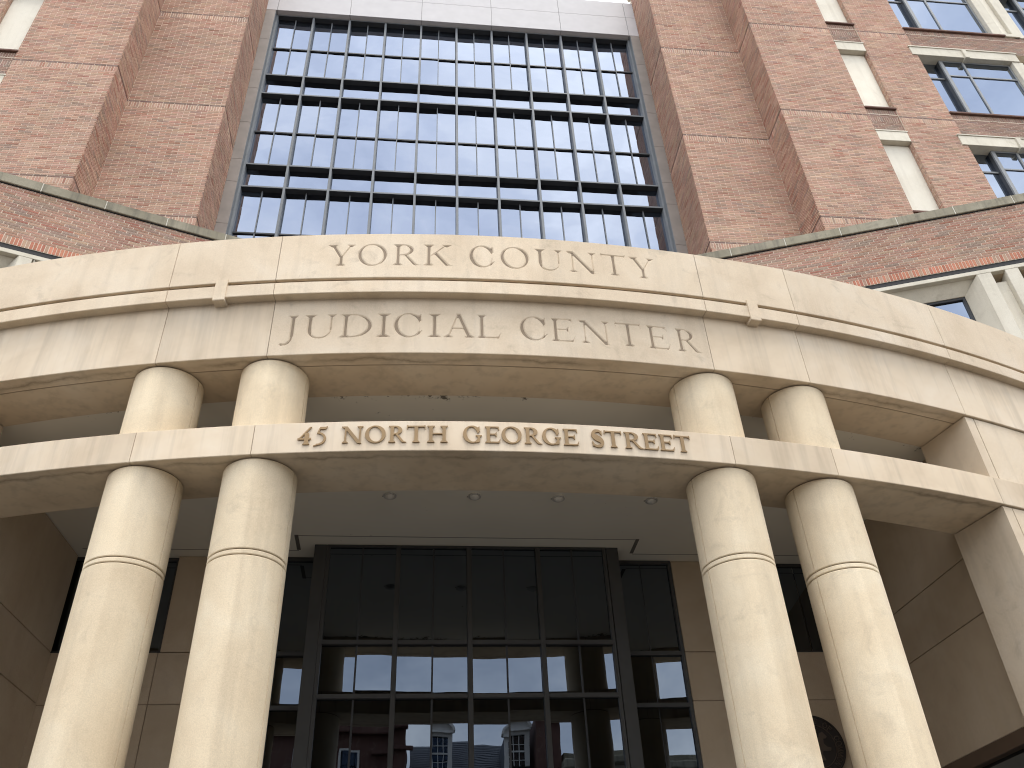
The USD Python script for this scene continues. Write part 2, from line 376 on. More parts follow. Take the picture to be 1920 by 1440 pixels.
def glyph(ch, T=0.12, t=0.05):
    h, s = 0.038, 0.10
    P = []

    def slab(xc, y, half, up, core):
        d = 1 if up else -1
        P.append(Polygon([(xc - half, y), (xc + half, y), (xc + half * 0.98, y + d * h * 0.75), (xc + core, y + d * (h + 0.075)), (xc - core, y + d * (h + 0.075)), (xc - half * 0.98, y + d * h * 0.75)]))

    def stem(xc, w, top=True, bot=True, y0=0.0, y1=1.0, sl=s, sr=s):
        P.append(Polygon([(xc - w / 2, y0), (xc + w / 2, y0), (xc + w / 2 * 0.94, (y0 + y1) / 2), (xc + w / 2, y1), (xc - w / 2, y1), (xc - w / 2 * 0.94, (y0 + y1) / 2)]))
        if bot: slab(xc, y0, w / 2 + s, True, w / 2)
        if top: slab(xc, y1, w / 2 + s, False, w / 2)

    def diag(p, q, w): P.append(Polygon([(p[0] - w / 2, p[1]), (p[0] + w / 2, p[1]), (q[0] + w / 2, q[1]), (q[0] - w / 2, q[1])]))

    def beak(x, y, dx, dy, w=0.05): P.append(Polygon([(x, y), (x - abs(w) * np.sign(dx) * 2.6, y), (x + dx * 0.2, y + dy), (x + dx, y + dy * 0.96)]))

    def ring(cx, cy, rx, ry, rot=12):
        o = _ell(cx, cy, rx, ry); i = affinity.rotate(_ell(cx, cy, rx - T * 1.06, ry - t * 0.95), rot, origin=(cx, cy))
        return o.difference(i)

    if ch in 'OCG':
        r = ring(0.5, 0.5, 0.5, 0.525)
        if ch == 'O': return r
        r = r.difference(Polygon([(0.62, 0.5), (1.3, 0.78 if ch == 'C' else 0.80), (1.3, 0.25), (0.62, 0.5)]).union(Polygon([(0.84, -0.2), (1.3, -0.2), (1.3, 1.2), (0.89, 1.2)])))
        P.append(r)
        P.append(Polygon([(0.80, 0.90), (0.875, 0.985), (0.90, 0.985), (0.915, 0.68), (0.885, 0.68), (0.865, 0.80)]))
        if ch == 'C':
            P.append(Polygon([(0.74, 0.045), (0.86, 0.12), (0.95, 0.27), (0.925, 0.29), (0.83, 0.175), (0.72, 0.10)]))
        else:
            P.append(Polygon([(0.80, 0.08), (0.92, 0.08), (0.92, 0.42), (0.80, 0.42)])); slab(0.86, 0.45, 0.17, False, 0.06)
            P.append(Polygon([(0.70, 0.03), (0.92, 0.10), (0.92, 0.05), (0.72, -0.01)]))
    elif ch == 'Y':
        diag((0.14, 1.0), (0.47, 0.42), T * 1.08); diag((0.86, 1.0), (0.51, 0.42), t * 1.3)
        stem(0.49, T, top=False, y1=0.47); slab(0.14, 1.0, 0.19, False, 0.06); slab(0.84, 1.0, 0.16, False, 0.03)
    elif ch in 'RP':
        stem(0.16, T)
        o = _ell(0.34, 0.735, 0.40, 0.265).union(sbox(0.16, 0.47, 0.34, 1.0)); i = _ell(0.33, 0.735, 0.40 - T * 1.05, 0.265 - t).union(sbox(0.10, 0.47 + t, 0.33, 1.0 - t))
        P.append(o.difference(i).intersection(sbox(0.15, 0, 2, 2)))
        if ch == 'R':
            P.append(Polygon([(0.36, 0.50), (0.50, 0.50), (0.82, 0.09), (0.93, 0.025), (1.0, 0.02), (1.0, 0.0), (0.78, 0.0), (0.70, 0.04)]))
    elif ch == 'K':
        stem(0.16, T); diag((0.80, 1.0), (0.24, 0.46), t * 1.35)
        P.append(Polygon([(0.34, 0.55), (0.45, 0.65), (0.84, 0.10), (0.92, 0.035), (1.0, 0.025), (1.0, 0.0), (0.74, 0.0)])); slab(0.80, 1.0, 0.16, False, 0.03)
    elif ch == 'U':
        stem(0.17, T, bot=False, y0=0.34); stem(0.80, t * 1.25, bot=False, y0=0.34)
        P.append(_ell(0.467, 0.36, 0.365, 0.385).difference(_ell(0.49, 0.37, 0.30, 0.33)).intersection(sbox(0, -0.2, 1, 0.37)).union(Polygon([(0.11, 0.37), (0.23, 0.37), (0.26, 0.2), (0.2, 0.12), (0.13, 0.2)])))
    elif ch == 'N':
        stem(0.17, t * 1.2, top=False); stem(0.86, t * 1.2, bot=False, y0=-0.03); diag((0.14, 1.0), (0.855, -0.03), T * 1.15); slab(0.10, 1.0, 0.13, False, 0.04)
    elif ch == 'M':
        stem(0.14, t * 1.3, top=False); stem(0.90, T, top=True); diag((0.16, 1.0), (0.50, 0.0), T); diag((0.86, 1.0), (0.51, 0.0), t * 1.3)
    elif ch == 'T':
        stem(0.5, T, top=False); P.append(sbox(0.02, 1 - t * 1.15, 0.98, 1.0))
        P.append(Polygon([(0.0, 1.035), (0.035, 1.035), (0.16, 0.96), (0.05, 0.93), (0.03, 0.80), (0.0, 0.80)])); P.append(Polygon([(1.0, 1.035), (0.965, 1.035), (0.84, 0.96), (0.95, 0.93), (0.97, 0.80), (1.0, 0.80)]))
        P.append(Polygon([(0.40, 0.96), (0.60, 0.96), (0.56, 0.86), (0.44, 0.86)]))
    elif ch == 'I':
        stem(0.16, T)
    elif ch == 'J':
        stem(0.42, T, bot=False, y0=0.10)
        P.append(Polygon([(0.36, 0.15), (0.48, 0.15), (0.46, -0.03), (0.38, -0.17), (0.24, -0.25), (0.06, -0.26), (0.06, -0.20), (0.22, -0.17), (0.32, -0.08)])); P.append(_ell(0.07, -0.215, 0.07, 0.055))
    elif ch == 'D':
        stem(0.16, T)
        o = _ell(0.36, 0.5, 0.62, 0.5).union(sbox(0.16, 0, 0.36, 1.0)); i = _ell(0.35, 0.5, 0.62 - T * 1.05, 0.5 - t).union(sbox(0.1, t, 0.35, 1 - t))
        P.append(o.difference(i).intersection(sbox(0.15, -1, 2, 2)))
    elif ch == 'A':
        diag((0.49, 1.03), (0.13, 0.0), t * 1.3); diag((0.48, 1.03), (0.85, 0.0), T * 1.12); P.append(sbox(0.24, 0.36, 0.70, 0.36 + t)); slab(0.14, 0.0, 0.15, True, 0.03); slab(0.85, 0.0, 0.17, True, 0.06)
    elif ch == 'L':
        stem(0.17, T); P.append(sbox(0.17, 0, 0.86, t)); P.append(Polygon([(0.70, t * 0.8), (0.82, 0.0), (0.90, 0.0), (0.98, 0.24), (0.955, 0.245), (0.86, 0.09)]))
    elif ch in 'EF':
        stem(0.18, T); P.append(sbox(0.18, 1 - t, 0.84, 1.0)); P.append(sbox(0.18, 0.49, 0.72, 0.49 + t))
        P.append(Polygon([(0.68, 1 - t), (0.86, 1.0), (0.90, 1.0), (0.92, 0.77), (0.895, 0.77), (0.83, 0.91)])); P.append(Polygon([(0.60, 0.515), (0.72, 0.66), (0.745, 0.66), (0.745, 0.37), (0.72, 0.37)]))
        if ch == 'E':
            P.append(sbox(0.18, 0, 0.88, t)); P.append(Polygon([(0.72, t * 0.8), (0.84, 0.0), (0.92, 0.0), (1.0, 0.25), (0.975, 0.255), (0.88, 0.095)]))
    elif ch == 'H':
        stem(0.18, T); stem(0.84, T); P.append(sbox(0.18, 0.485, 0.84, 0.485 + t))
    elif ch == 'S':
        c = np.array([(0.80, 0.80), (0.70, 0.935), (0.50, 0.975), (0.27, 0.92), (0.16, 0.76), (0.24, 0.62), (0.48, 0.51), (0.72, 0.40), (0.84, 0.24), (0.74, 0.08), (0.48, 0.02), (0.24, 0.06), (0.10, 0.20)])
        w = np.array([0.025, 0.03, 0.035, 0.045, 0.06, 0.075, 0.085, 0.075, 0.06, 0.045, 0.035, 0.03, 0.025]) * (T / 0.13)
        tt = np.arange(len(c)); q = np.linspace(0, len(c) - 1, 90)
        from scipy.interpolate import CubicSpline
        cs, ws = CubicSpline(tt, c)(q), np.interp(q, tt, w)
        P += [Polygon(np.array(unary_union([Point(*cs[i]).buffer(ws[i], 8), Point(*cs[i + 1]).buffer(ws[i + 1], 8)]).convex_hull.exterior.coords)) for i in range(len(q) - 1)]
        P.append(Polygon([(0.76, 0.93), (0.84, 1.0), (0.865, 1.0), (0.86, 0.70), (0.83, 0.70), (0.78, 0.83)])); P.append(Polygon([(0.16, 0.10), (0.09, 0.0), (0.06, 0.0), (0.05, 0.32), (0.08, 0.32), (0.14, 0.18)]))
    elif ch == '4':
        stem(0.66, T * 1.1, top=False, y0=-0.03, y1=0.66); P.append(sbox(0.02, 0.26, 0.98, 0.26 + t * 1.4)); P.append(Polygon([(0.02, 0.26), (0.15, 0.26), (0.98, 1.02), (0.84, 1.02)]))
    elif ch == '5':
        P.append(Polygon([(0.36, 0.88), (0.42, 1.0), (0.86, 1.0), (1.0, 1.05), (0.92, 0.90), (0.80, 0.86)])); P.append(Polygon([(0.36, 0.92), (0.46, 0.92), (0.36, 0.62), (0.22, 0.62)]))
        o = _ell(0.34, 0.30, 0.60, 0.38); i = _ell(0.24, 0.30, 0.52, 0.31)
        P.append(o.difference(i).intersection(sbox(0.22, -0.3, 2, 2))); P.append(Polygon([(0.36, -0.08), (0.36, 0.0), (0.20, -0.06), (0.02, -0.10), (0.02, -0.14), (0.2, -0.12)]))
    g = unary_union([p.buffer(0) for p in P]).buffer(0.012).buffer(-0.012)
    return g


def fitted(ch, x0, x1, y0, y1, T, t):
    """The glyph scaled to run from x0 to x1 with its baseline at y0 and cap line at y1."""
    H, Wd = y1 - y0, x1 - x0
    k = T * H / Wd
    g = glyph(ch, 0.2 * k / (1 - k) if ch == 'I' else k * 0.6 if ch == 'J' else k, t)
    a, _, b, _ = g.bounds
    g = affinity.affine_transform(g, [Wd / (b - a), 0, 0, H, x0 - a * Wd / (b - a), y0])
    return g


UPPER = [('Y', -5.715, -4.811), ('O', -4.718, -3.745), ('R', -3.549, -2.641), ('K', -2.542, -1.596), ('C', -1.050, -0.193), ('O', -0.009, 0.967), ('U', 1.168, 2.109), ('N', 2.245, 3.274), ('T', 3.441, 4.321), ('Y', 4.436, 5.341)]
LOWER = [('J', -6.970, -6.464), ('U', -6.261, -5.266), ('D', -5.119, -4.115), ('I', -3.970, -3.543), ('C', -3.448, -2.532), ('I', -2.358, -1.954), ('A', -1.857, -0.896), ('L', -0.798, -0.043), ('C', 0.556, 1.453), ('E', 1.578, 2.363),
         ('N', 2.480, 3.537), ('T', 3.714, 4.594), ('E', 4.794, 5.548), ('R', 5.775, 6.624)]
ADDRESS = [('4', -6.002, -5.624), ('5', -5.535, -5.173), ('N', -4.766, -4.151), ('O', -4.090, -3.502), ('R', -3.422, -2.905), ('T', -2.896, -2.368), ('H', -2.315, -1.723), ('G', -1.285, -0.736), ('E', -0.648, -0.200), ('O', -0.168, 0.418),
           ('R', 0.498, 1.018), ('G', 1.024, 1.583), ('E', 1.648, 2.110), ('S', 2.496, 2.857), ('T', 2.888, 3.409), ('R', 3.490, 4.066), ('E', 4.072, 4.533), ('E', 4.571, 5.022), ('T', 5.048, 5.545)]


def carved_block(text, R, Rin, a0, a1, z0, z1, zb, zt):
    """A curved stone block whose face is V-cut with the letters of text."""
    px = 0.002
    ua, ub = np.radians(a0) * R, np.radians(a1) * R
    wd, ht = int((ub - ua) / px) + 1, int((z1 - z0) / px) + 1
    im = Image.new('L', (wd, ht), 0); dr = ImageDraw.Draw(im)
    for ch, la, lb in text:
        g = fitted(ch, np.radians(la) * R, np.radians(lb) * R, zb, zt, 0.145, 0.056)
        for p in getattr(g, 'geoms', [g]):
            q = lambda ring: [((x - ua) / px, (y - z0) / px) for x, y in ring.coords]
            dr.polygon(q(p.exterior), fill=255)
            for h in p.interiors: dr.polygon(q(h), fill=0)
    e = ndimage.distance_transform_edt(np.asarray(im) > 127) * px
    e = np.minimum(np.maximum(e - px * 0.5, 0) * 1.12, 0.028)
    us = np.arange(ua, ub, 0.0045); us[-1] = ub
    zs = np.unique(np.round(np.concatenate([np.linspace(z0 + 0.006, zb - 0.12 if 'J' in [t[0] for t in text] else zb - 0.02, 6), np.arange(zb - (0.12 if 'J' in [t[0] for t in text] else 0.02), zt + 0.025, 0.004), np.linspace(zt + 0.025, z1 - 0.006, 6)]), 5))
    U, Z = np.meshgrid(us, zs)
    D = ndimage.map_coordinates(e, [(Z - z0) / px, (U - ua) / px], order=1, mode='nearest')
    nz, nu = U.shape
    v = polar(R - D, U / R, Z).reshape(-1, 3)
    i = np.arange(nz * nu).reshape(nz, nu)
    a, b, c, d = i[:-1, :-1].ravel(), i[:-1, 1:].ravel(), i[1:, 1:].ravel(), i[1:, :-1].ravel()
    f = np.vstack([np.stack([a, b, c], 1), np.stack([a, c, d], 1)])
    face = (v, f)
    # the chamfers and the body behind it
    rim = MB()
    for zz, zc in ((z0 + 0.006, z0), (z1 - 0.006, z1)):
        k = len(us); p = polar(np.full(k, R), us / R, np.full(k, zz)); q = polar(np.full(k, R - 0.006), us / R, np.full(k, zc)); w = polar(np.full(k, R - 0.05), us / R, np.full(k, zc))
        j = np.arange(k - 1)
        F = np.vstack([np.stack([j, j + 1, j + 1 + k], 1), np.stack([j, j + 1 + k, j + k], 1), np.stack([j + k, j + k + 1, j + 1 + 2 * k], 1), np.stack([j + k, j + 1 + 2 * k, j + 2 * k], 1)])
        rim.add(np.vstack([p, q, w]), F if zz > zc + 0 and zc == z1 else F[:, ::-1] if zc == z0 else F)
    return face, rim.mesh()


# ------------------------------------------------------------------ bricks
COURSE, BL, JT = 0.0677, 0.305, 0.012
TONES_TOWER = [((0.375, 0.235, 0.170), 50), ((0.345, 0.198, 0.143), 20), ((0.295, 0.198, 0.150), 12), ((0.395, 0.262, 0.188), 14), ((0.305, 0.150, 0.105), 4)]
TONES_LOW = [((0.345, 0.206, 0.152), 40), ((0.318, 0.180, 0.130), 24), ((0.280, 0.195, 0.150), 16), ((0.358, 0.236, 0.165), 12), ((0.305, 0.142, 0.100), 8)]
TONES_RED = [((0.42, 0.180, 0.115), 60), ((0.36, 0.145, 0.095), 20), ((0.37, 0.24, 0.17), 20)]
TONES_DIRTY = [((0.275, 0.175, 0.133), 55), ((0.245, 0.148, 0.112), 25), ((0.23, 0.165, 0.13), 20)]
TONES_TOWER = [(tuple(c * 1.09 for c in t), w) for t, w in TONES_TOWER]
TONES_SIDE = TONES_TOWER
TONES_DARK = [((0.20, 0.125, 0.10), 1), ((0.17, 0.11, 0.09), 1)]


def tones(n, table):
    c = np.array([t[0] for t in table]); w = np.array([t[1] for t in table], float); w /= w.sum()
    return np.clip(c[RNG.choice(len(c), n, p=w)] * RNG.normal(1, 0.065, (n, 1)) * RNG.normal(1, 0.02, (n, 3)), 0.03, 0.8)


BQ = np.array([[0, 1, 2], [0, 2, 3], [4, 0, 3], [4, 3, 7], [1, 5, 6], [1, 6, 2], [3, 2, 6], [3, 6, 7], [4, 5, 1], [4, 1, 0]])


class Bricks:
    """Bricks laid on upright planes: rectangles in (u, z) on a plane of origin, direction and outward normal."""

    def __init__(s): s.rect, s.plane, s.tone, s.out = [], [], [], []

    def lay(s, origin, u, n, rects, table, proud=0.0, jitter=0.0014):
        if len(rects) == 0: return
        k = len(s.plane); s.plane.append((np.array(origin, float), np.array(u, float), np.array(n, float)))
        r = np.array(rects, float); s.rect.append(np.column_stack([np.full(len(r), k), r])); s.tone.append(tones(len(r), table))
        s.out.append(0.0042 + proud + RNG.uniform(-jitter, jitter, len(r)))

    def run(s, origin, u, n, u0, u1, z0, z1, table, ref=0.0, phase=0.0, proud=0.0, third=True):
        """Running bond between z0 and z1 on the course grid that starts at ref."""
        rects = []
        for c in range(int(math.floor((z0 - ref) / COURSE + 1e-6)), int(math.ceil((z1 - ref) / COURSE - 1e-6))):
            a, b = max(ref + c * COURSE, z0), min(ref + (c + 1) * COURSE, z1)
            if b - a < 0.025: continue
            off = ((c % 3) / 3.0 if third else (c % 2) * 0.5) * BL + phase
            x = u0 - ((u0 - off) % BL)
            while x < u1 - 1e-6:
                p, q = max(x, u0), min(x + BL, u1)
                if q - p > 0.03: rects.append((p + (JT / 2 if p > u0 + 1e-6 else 0), q - (JT / 2 if q < u1 - 1e-6 else 0), a + JT / 2, b - JT / 2))
                x += BL
        s.lay(origin, u, n, rects, table, proud)

    def soldier(s, origin, u, n, u0, u1, z0, z1, table, proud=0.0):
        k = max(1, int(round((u1 - u0) / COURSE))); w = (u1 - u0) / k
        s.lay(origin, u, n, [(u0 + i * w + JT / 2, u0 + (i + 1) * w - JT / 2, z0 + JT / 2, z1 - JT / 2) for i in range(k)], table, proud)

    def arrays(s):
        R, T, Oo = np.vstack(s.rect), np.vstack(s.tone), np.concatenate(s.out)
        pl = R[:, 0].astype(int); O = np.array([p[0] for p in s.plane])[pl]; U = np.array([p[1] for p in s.plane])[pl]; N = np.array([p[2] for p in s.plane])[pl]
        Zv = np.array([0, 0, 1.0])
        c = lambda uu, zz, d: O + U * uu[:, None] + Zv * zz[:, None] + N * d[:, None]
        ch = 0.0018
        u0, u1, z0, z1 = R[:, 1], R[:, 2], R[:, 3], R[:, 4]
        back = np.full(len(R), -0.004)
        V = np.stack([c(u0 + ch, z0 + ch, Oo), c(u1 - ch, z0 + ch, Oo), c(u1 - ch, z1 - ch, Oo), c(u0 + ch, z1 - ch, Oo), c(u0, z0, back), c(u1, z0, back), c(u1, z1, back), c(u0, z1, back)], 1)
        flip = np.einsum('ij,ij->i', np.cross(U, np.broadcast_to(Zv, U.shape)), N) < 0
        return V, T, flip

    def build(s, th, limit=300, keep=None):
        V, T, flip = s.arrays()
        ctr = V[:, :4].mean(1); q = to_px(ctr); a = to_px(V[:, 0]); b = to_px(V[:, 2])
        size = np.hypot(*(a - b)[:, :2].T)
        vis = (q[:, 0] > 5) & (q[:, 0] < 1915) & (q[:, 1] > 5) & (q[:, 1] < 1435)
        vis &= np.einsum('ij,ij->i', np.cross(V[:, 1] - V[:, 0], V[:, 3] - V[:, 0]) * np.where(flip, -1, 1)[:, None], CAM - ctr) > 0
        if keep is not None: vis &= keep(q)
        order = np.argsort(-np.where(vis, size, 0)); own = order[:limit]; own = own[vis[own]]
        rest = np.setdiff1d(np.arange(len(V)), own)
        for i in own:
            part('brick', (V[i], BQ[:, ::-1] if flip[i] else BQ), 'brick', th, tone=np.repeat(T[i][None], 8, 0))
        n = len(rest)
        F = BQ[None] + (np.arange(n) * 8)[:, None, None]
        F = np.where(flip[rest][:, None, None], F[:, :, ::-1], F)
        part('brickwork', (V[rest].reshape(-1, 3), F.reshape(-1, 3)), 'brick', th, tone=np.repeat(T[rest], 8, 0), kind='stuff')


ENT_TOP = np.array([(-400, 600), (0, 501.7), (348, 455.7), (538, 442.7), (750, 438), (856.7, 439.5), (973, 444), (1103, 452), (1263, 470.7), (1453, 503), (1590, 529), (1723, 570), (1880, 627), (1920, 640), (2300, 900)])
above_portico = lambda q: q[:, 1] < np.interp(q[:, 0], ENT_TOP[:, 0], ENT_TOP[:, 1]) - 4

# ------------------------------------------------------------------ ground, road, pavements
solo('ground', bx(-220, 220, -220, 220, -0.6, -0.130), 'concrete', kind='structure', label='grey ground round the building', cat='ground')
solo('road', bx(-200, 200, -13.0, -3.0, -0.129, -0.125), 'asphalt', kind='structure', label='dark asphalt street in front of the courthouse', cat='road')
solo('pavement', bv(-200, 200, -3.0, 26, -0.128, 0.0, c=0.015), 'concrete', kind='structure', label='pale concrete pavement in front of the portico', cat='pavement')
solo('pavement', bv(-200, 200, -16.5, -13.0, -0.128, 0.0, c=0.015), 'concrete', kind='structure', label='pale concrete pavement across the street', cat='pavement')

# ------------------------------------------------------------------ brick towers left and right of the glass
BELT = [13.632 + 4.468 * k for k in range(1, 5)]               # soldier belts at 18.10, 22.57, 27.04, 31.50
YT, YP, YC, YPAN = 14.35, 15.40, 17.04, 16.87
Z0, Z1 = 16.0, 32.82
for side, lab in ((-1, 'tall pink brick tower left of the glass curtain wall'), (1, 'tall pink brick tower with stone framed windows right of the glass curtain wall')):
    th = thing('brick_tower', lab, 'brick tower', (side * 12, YT, 0))
    xo = 22.5 if side > 0 else 17.0
    X = lambda v: side * v
    B = Bricks()
    un, nf = (side, 0, 0), (0, -1, 0)
    EDGE = 9.03
    # holes: blank panel strip and window strip
    strip_a, strip_b, win_a, win_b = 11.62, 12.55, 14.22, 17.38
    hasw = side > 0

    def wall_strip(y, u0, u1, table, proud=0.0, third=False):
        org = (0, y, 0)
        lo = Z0
        for zb in BELT + [99]:
            hi = min(zb, Z1)
            if hi > lo: B.run(org, un, nf, u0, u1, lo, hi, table, ref=BELT[0], proud=proud, third=third)
            if zb > Z1: break
            B.soldier(org, un, nf, u0, u1, zb, zb + 3 * COURSE, table, proud)
            B.run(org, un, nf, u0, u1, zb + 3 * COURSE, zb + 4 * COURSE, TONES_DARK, ref=BELT[0], proud=proud - 0.0015, third=third)
            lo = zb + 4 * COURSE

    wall_strip(YT, EDGE, strip_a, TONES_TOWER)
    wall_strip(YT, strip_b, win_a if hasw else xo, TONES_TOWER)
    wall_strip(YP, 6.45, EDGE, TONES_TOWER)
    mort = MB()
    fr = lambda v: v * np.array([side, 1, 1])
    mort.box(EDGE + 0.0, strip_a, YT + 0.002, YT + 0.6, Z0 - 0.02, Z1, None) if side > 0 else mort.box(-strip_a, -EDGE, YT + 0.002, YT + 0.6, Z0 - 0.02, Z1)
    mort.box(X(strip_b), X(win_a if hasw else xo), YT + 0.002, YT + 0.6, Z0 - 0.02, Z1)
    mort.box(X(strip_a), X(strip_b), YT + 0.28, YT + 0.6, Z0 - 0.02, Z1)
    mort.box(X(6.45), X(EDGE - 0.001), YP + 0.002, YP + 0.6, Z0 - 0.02, Z1)
    # the side faces that step back towards the glass
    side_n = (-side, 0, 0)

    def side_strip(x, y0, y1):
        org = (side * x, 0, 0); uy = (0, 1, 0); lo = Z0
        for zb in BELT + [99]:
            hi = min(zb, Z1)
            B.run(org, uy, side_n, y0, y1, lo, hi, TONES_SIDE, ref=BELT[0], phase=0.07, third=False, proud=0.012)
            if zb > Z1: break
            B.soldier(org, uy, side_n, y0, y1, zb, zb + 3 * COURSE, TONES_SIDE, 0.012)
            B.run(org, uy, side_n, y0, y1, zb + 3 * COURSE, zb + 4 * COURSE, TONES_DARK, ref=BELT[0], proud=0.004, third=False)
            lo = zb + 4 * COURSE

    side_strip(EDGE, YT - 0.006, YP - 0.004)
    side_strip(6.45, YP - 0.006, YPAN - 0.004)
    mort.box(X(EDGE + 0.002), X(EDGE + 0.3), YT + 0.003, YP + 0.5, Z0 - 0.02, Z1 - 0.001)
    mort.box(X(6.452), X(6.8), YP + 0.003, YC + 0.7, Z0 - 0.02, Z1 - 0.001)
    # blank panel niches, one per storey
    for k, zb in enumerate(BELT):
        top, bot = zb + 3.58, zb + 0.63          # opening in the storey that starts at this belt
        if zb > 31: continue
        g = group_part('blank_panel', th)
        part('panel', bv(X(strip_a + 0.01), X(strip_b - 0.01), YT + 0.17, YT + 0.26, bot, top - 0.02, c=0.004), 'pale_panel', g)
        part('panel_head', bv(X(strip_a - 0.0), X(strip_b + 0.0), YT - 0.006, YT + 0.24, top, top + 0.40, c=0.008), 'grey_stone', g)
        part('panel_head_lip', bv(X(strip_a - 0.02), X(strip_b + 0.03), YT - 0.022, YT + 0.2, top + 0.404, top + 0.45, c=0.006), 'grey_stone', g)
        part('panel_sill', bv(X(strip_a - 0.02), X(strip_b + 0.02), YT - 0.045, YT + 0.25, bot - 0.07, bot - 0.004, c=0.01), 'sill_brick', g)
        # brick reveals of the niche
        for xx, nn in ((strip_a, 1), (strip_b, -1)):
            B.run((side * xx, 0, 0), (0, 1, 0), (side * nn, 0, 0), YT, YT + 0.17, bot, top, TONES_TOWER, ref=BELT[0], phase=0.1)
        # recessed, dirtier brick between one panel and the next
        nb, nt = (top + 0.45, zb + 4.468 + 0.56) if k < 3 else (top + 0.45, Z1)
        nt = min(nt, Z1)
        o = (0, YT + 0.03, 0)
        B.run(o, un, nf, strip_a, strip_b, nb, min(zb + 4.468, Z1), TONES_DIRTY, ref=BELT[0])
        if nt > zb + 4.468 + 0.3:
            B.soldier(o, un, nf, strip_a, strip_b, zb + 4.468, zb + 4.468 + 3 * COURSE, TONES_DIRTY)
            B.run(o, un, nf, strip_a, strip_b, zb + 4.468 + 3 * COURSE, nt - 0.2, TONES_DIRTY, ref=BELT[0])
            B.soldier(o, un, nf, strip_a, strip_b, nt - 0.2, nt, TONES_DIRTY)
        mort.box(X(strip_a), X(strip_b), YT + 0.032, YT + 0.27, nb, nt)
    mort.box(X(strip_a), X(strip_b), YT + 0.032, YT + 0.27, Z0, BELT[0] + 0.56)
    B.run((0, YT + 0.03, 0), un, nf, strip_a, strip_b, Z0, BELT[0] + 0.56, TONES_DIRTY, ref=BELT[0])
    if hasw:
        YM, YN = YT + 0.13, YT + 0.29
        for k, zb in enumerate(BELT):
            if zb > 31: continue
            zbot, ztop = zb + 0.63, zb + 3.56
            for wx in (0.0, 4.22):
                g = group_part('window', th)
                a, bq = win_a + wx, win_b + wx
                xl, xm, xr = a + 0.80, a + 1.53, bq - 0.03
                w_ = 0.055
                part('side_cheek', bx(xl - 0.05, xl, YM + 0.05, YN + 0.06, zbot, ztop), 'dark_metal', g)
                fm = MB()
                fm.box(xl - 0.052, xl + w_, YM, YM + 0.05, zbot, ztop); fm.box(xr - w_, xr, YM, YM + 0.05, zbot, ztop)
                fm.box(xl + w_, xr - w_, YM, YM + 0.05, ztop - w_, ztop); fm.box(xl + w_, xr - w_, YM, YM + 0.05, zbot, zbot + w_)
                part('frame', fm.mesh(), 'window_metal', g)
                part('mullion', bx(xm - 0.03, xm + 0.03, YM - 0.012, YM + 0.05, zbot + w_, ztop - w_), 'window_metal', g)
                zt_ = zb + 2.76
                for p, r in ((xl + w_, xm - 0.03), (xm + 0.03, xr - w_)):
                    part('transom', bx(p, r, YM - 0.006, YM + 0.05, zt_ - 0.025, zt_ + 0.025), 'window_metal', g)
                    for za, zc in ((zbot + w_, zt_ - 0.025), (zt_ + 0.025, ztop - w_)):
                        part('pane', bx(p, r, YM + 0.022, YM + 0.03, za, zc), 'window_glass', g)
                part('narrow_pane', bx(a + 0.0, xl - 0.05, YN, YN + 0.01, zbot, zt_ - 0.03), 'window_glass', g)
                part('narrow_pane', bx(a + 0.0, xl - 0.05, YN, YN + 0.01, zt_ + 0.03, ztop), 'window_glass', g)
                part('transom', bx(a, xl - 0.05, YN - 0.03, YN + 0.02, zt_ - 0.03, zt_ + 0.03), 'window_metal', g)
                part('soffit', bx(a + 0.001, bq - 0.001, YT + 0.32, YN + 0.4, ztop + 0.002, ztop + 0.1), 'dark_metal', g)
                part('room', MB().box(a, bq, YN + 1.6, YN + 1.7, zbot, ztop + 0.4).mesh(), 'interior', g)
                part('head_stone', bv(a - 0.17, bq + 0.24, YT - 0.03, YT + 0.32, ztop, ztop + 0.40, c=0.008), 'grey_stone', g)
                part('head_lip', bv(a - 0.20, bq + 0.27, YT - 0.055, YT + 0.3, ztop + 0.404, ztop + 0.45, c=0.006), 'grey_stone', g)
                part('keystone', bv(a + 1.54, a + 1.68, YT - 0.085, YT + 0.2, ztop - 0.05, ztop + 0.40, c=0.01), 'grey_stone', g)
                part('sill', bv(a - 0.02, bq + 0.35, YT - 0.05, YM + 0.0, zbot - 0.075, zbot - 0.004, c=0.01), 'sill_brick', g)
            # brick spandrel below the window
            o = (0, YT + 0.03, 0)
            nb, nt = zb - 0.45, zb + 0.555
            for wx in (0.0,):
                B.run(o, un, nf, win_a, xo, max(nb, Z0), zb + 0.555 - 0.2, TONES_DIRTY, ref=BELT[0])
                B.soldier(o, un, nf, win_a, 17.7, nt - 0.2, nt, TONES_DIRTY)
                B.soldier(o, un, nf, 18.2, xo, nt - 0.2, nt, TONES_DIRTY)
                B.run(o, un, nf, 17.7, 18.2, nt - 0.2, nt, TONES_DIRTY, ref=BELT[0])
            mort.box(win_a, xo, YT + 0.032, YT + 0.3, max(nb, Z0), nt)
            # stone pier between the two windows
            zp0, zp1 = zb + 0.56, min(zb + 4.01, Z1)
            g = group_part('stone_pier', th)
            part('pilaster', bv(17.36, 17.72, YT + 0.0, YT + 0.5, zp0, zp1 - 0.46, c=0.008), 'grey_stone', g)
            part('pilaster', bv(18.06, 18.44, YT + 0.0, YT + 0.5, zp0, zp1 - 0.46, c=0.008), 'grey_stone', g)
            part('recess', bv(17.722, 18.058, YT + 0.12, YT + 0.5, zp0, zp1 - 0.46, c=0.004), 'pale_panel', g)
            part('base_block', bv(17.58, 18.25, YT - 0.03, YT + 0.10, zp0, zp0 + 0.16, c=0.01), 'grey_stone', g)
        mort.box(22.3, 22.5, YT + 0.002, YT + 0.6, Z0, Z1)
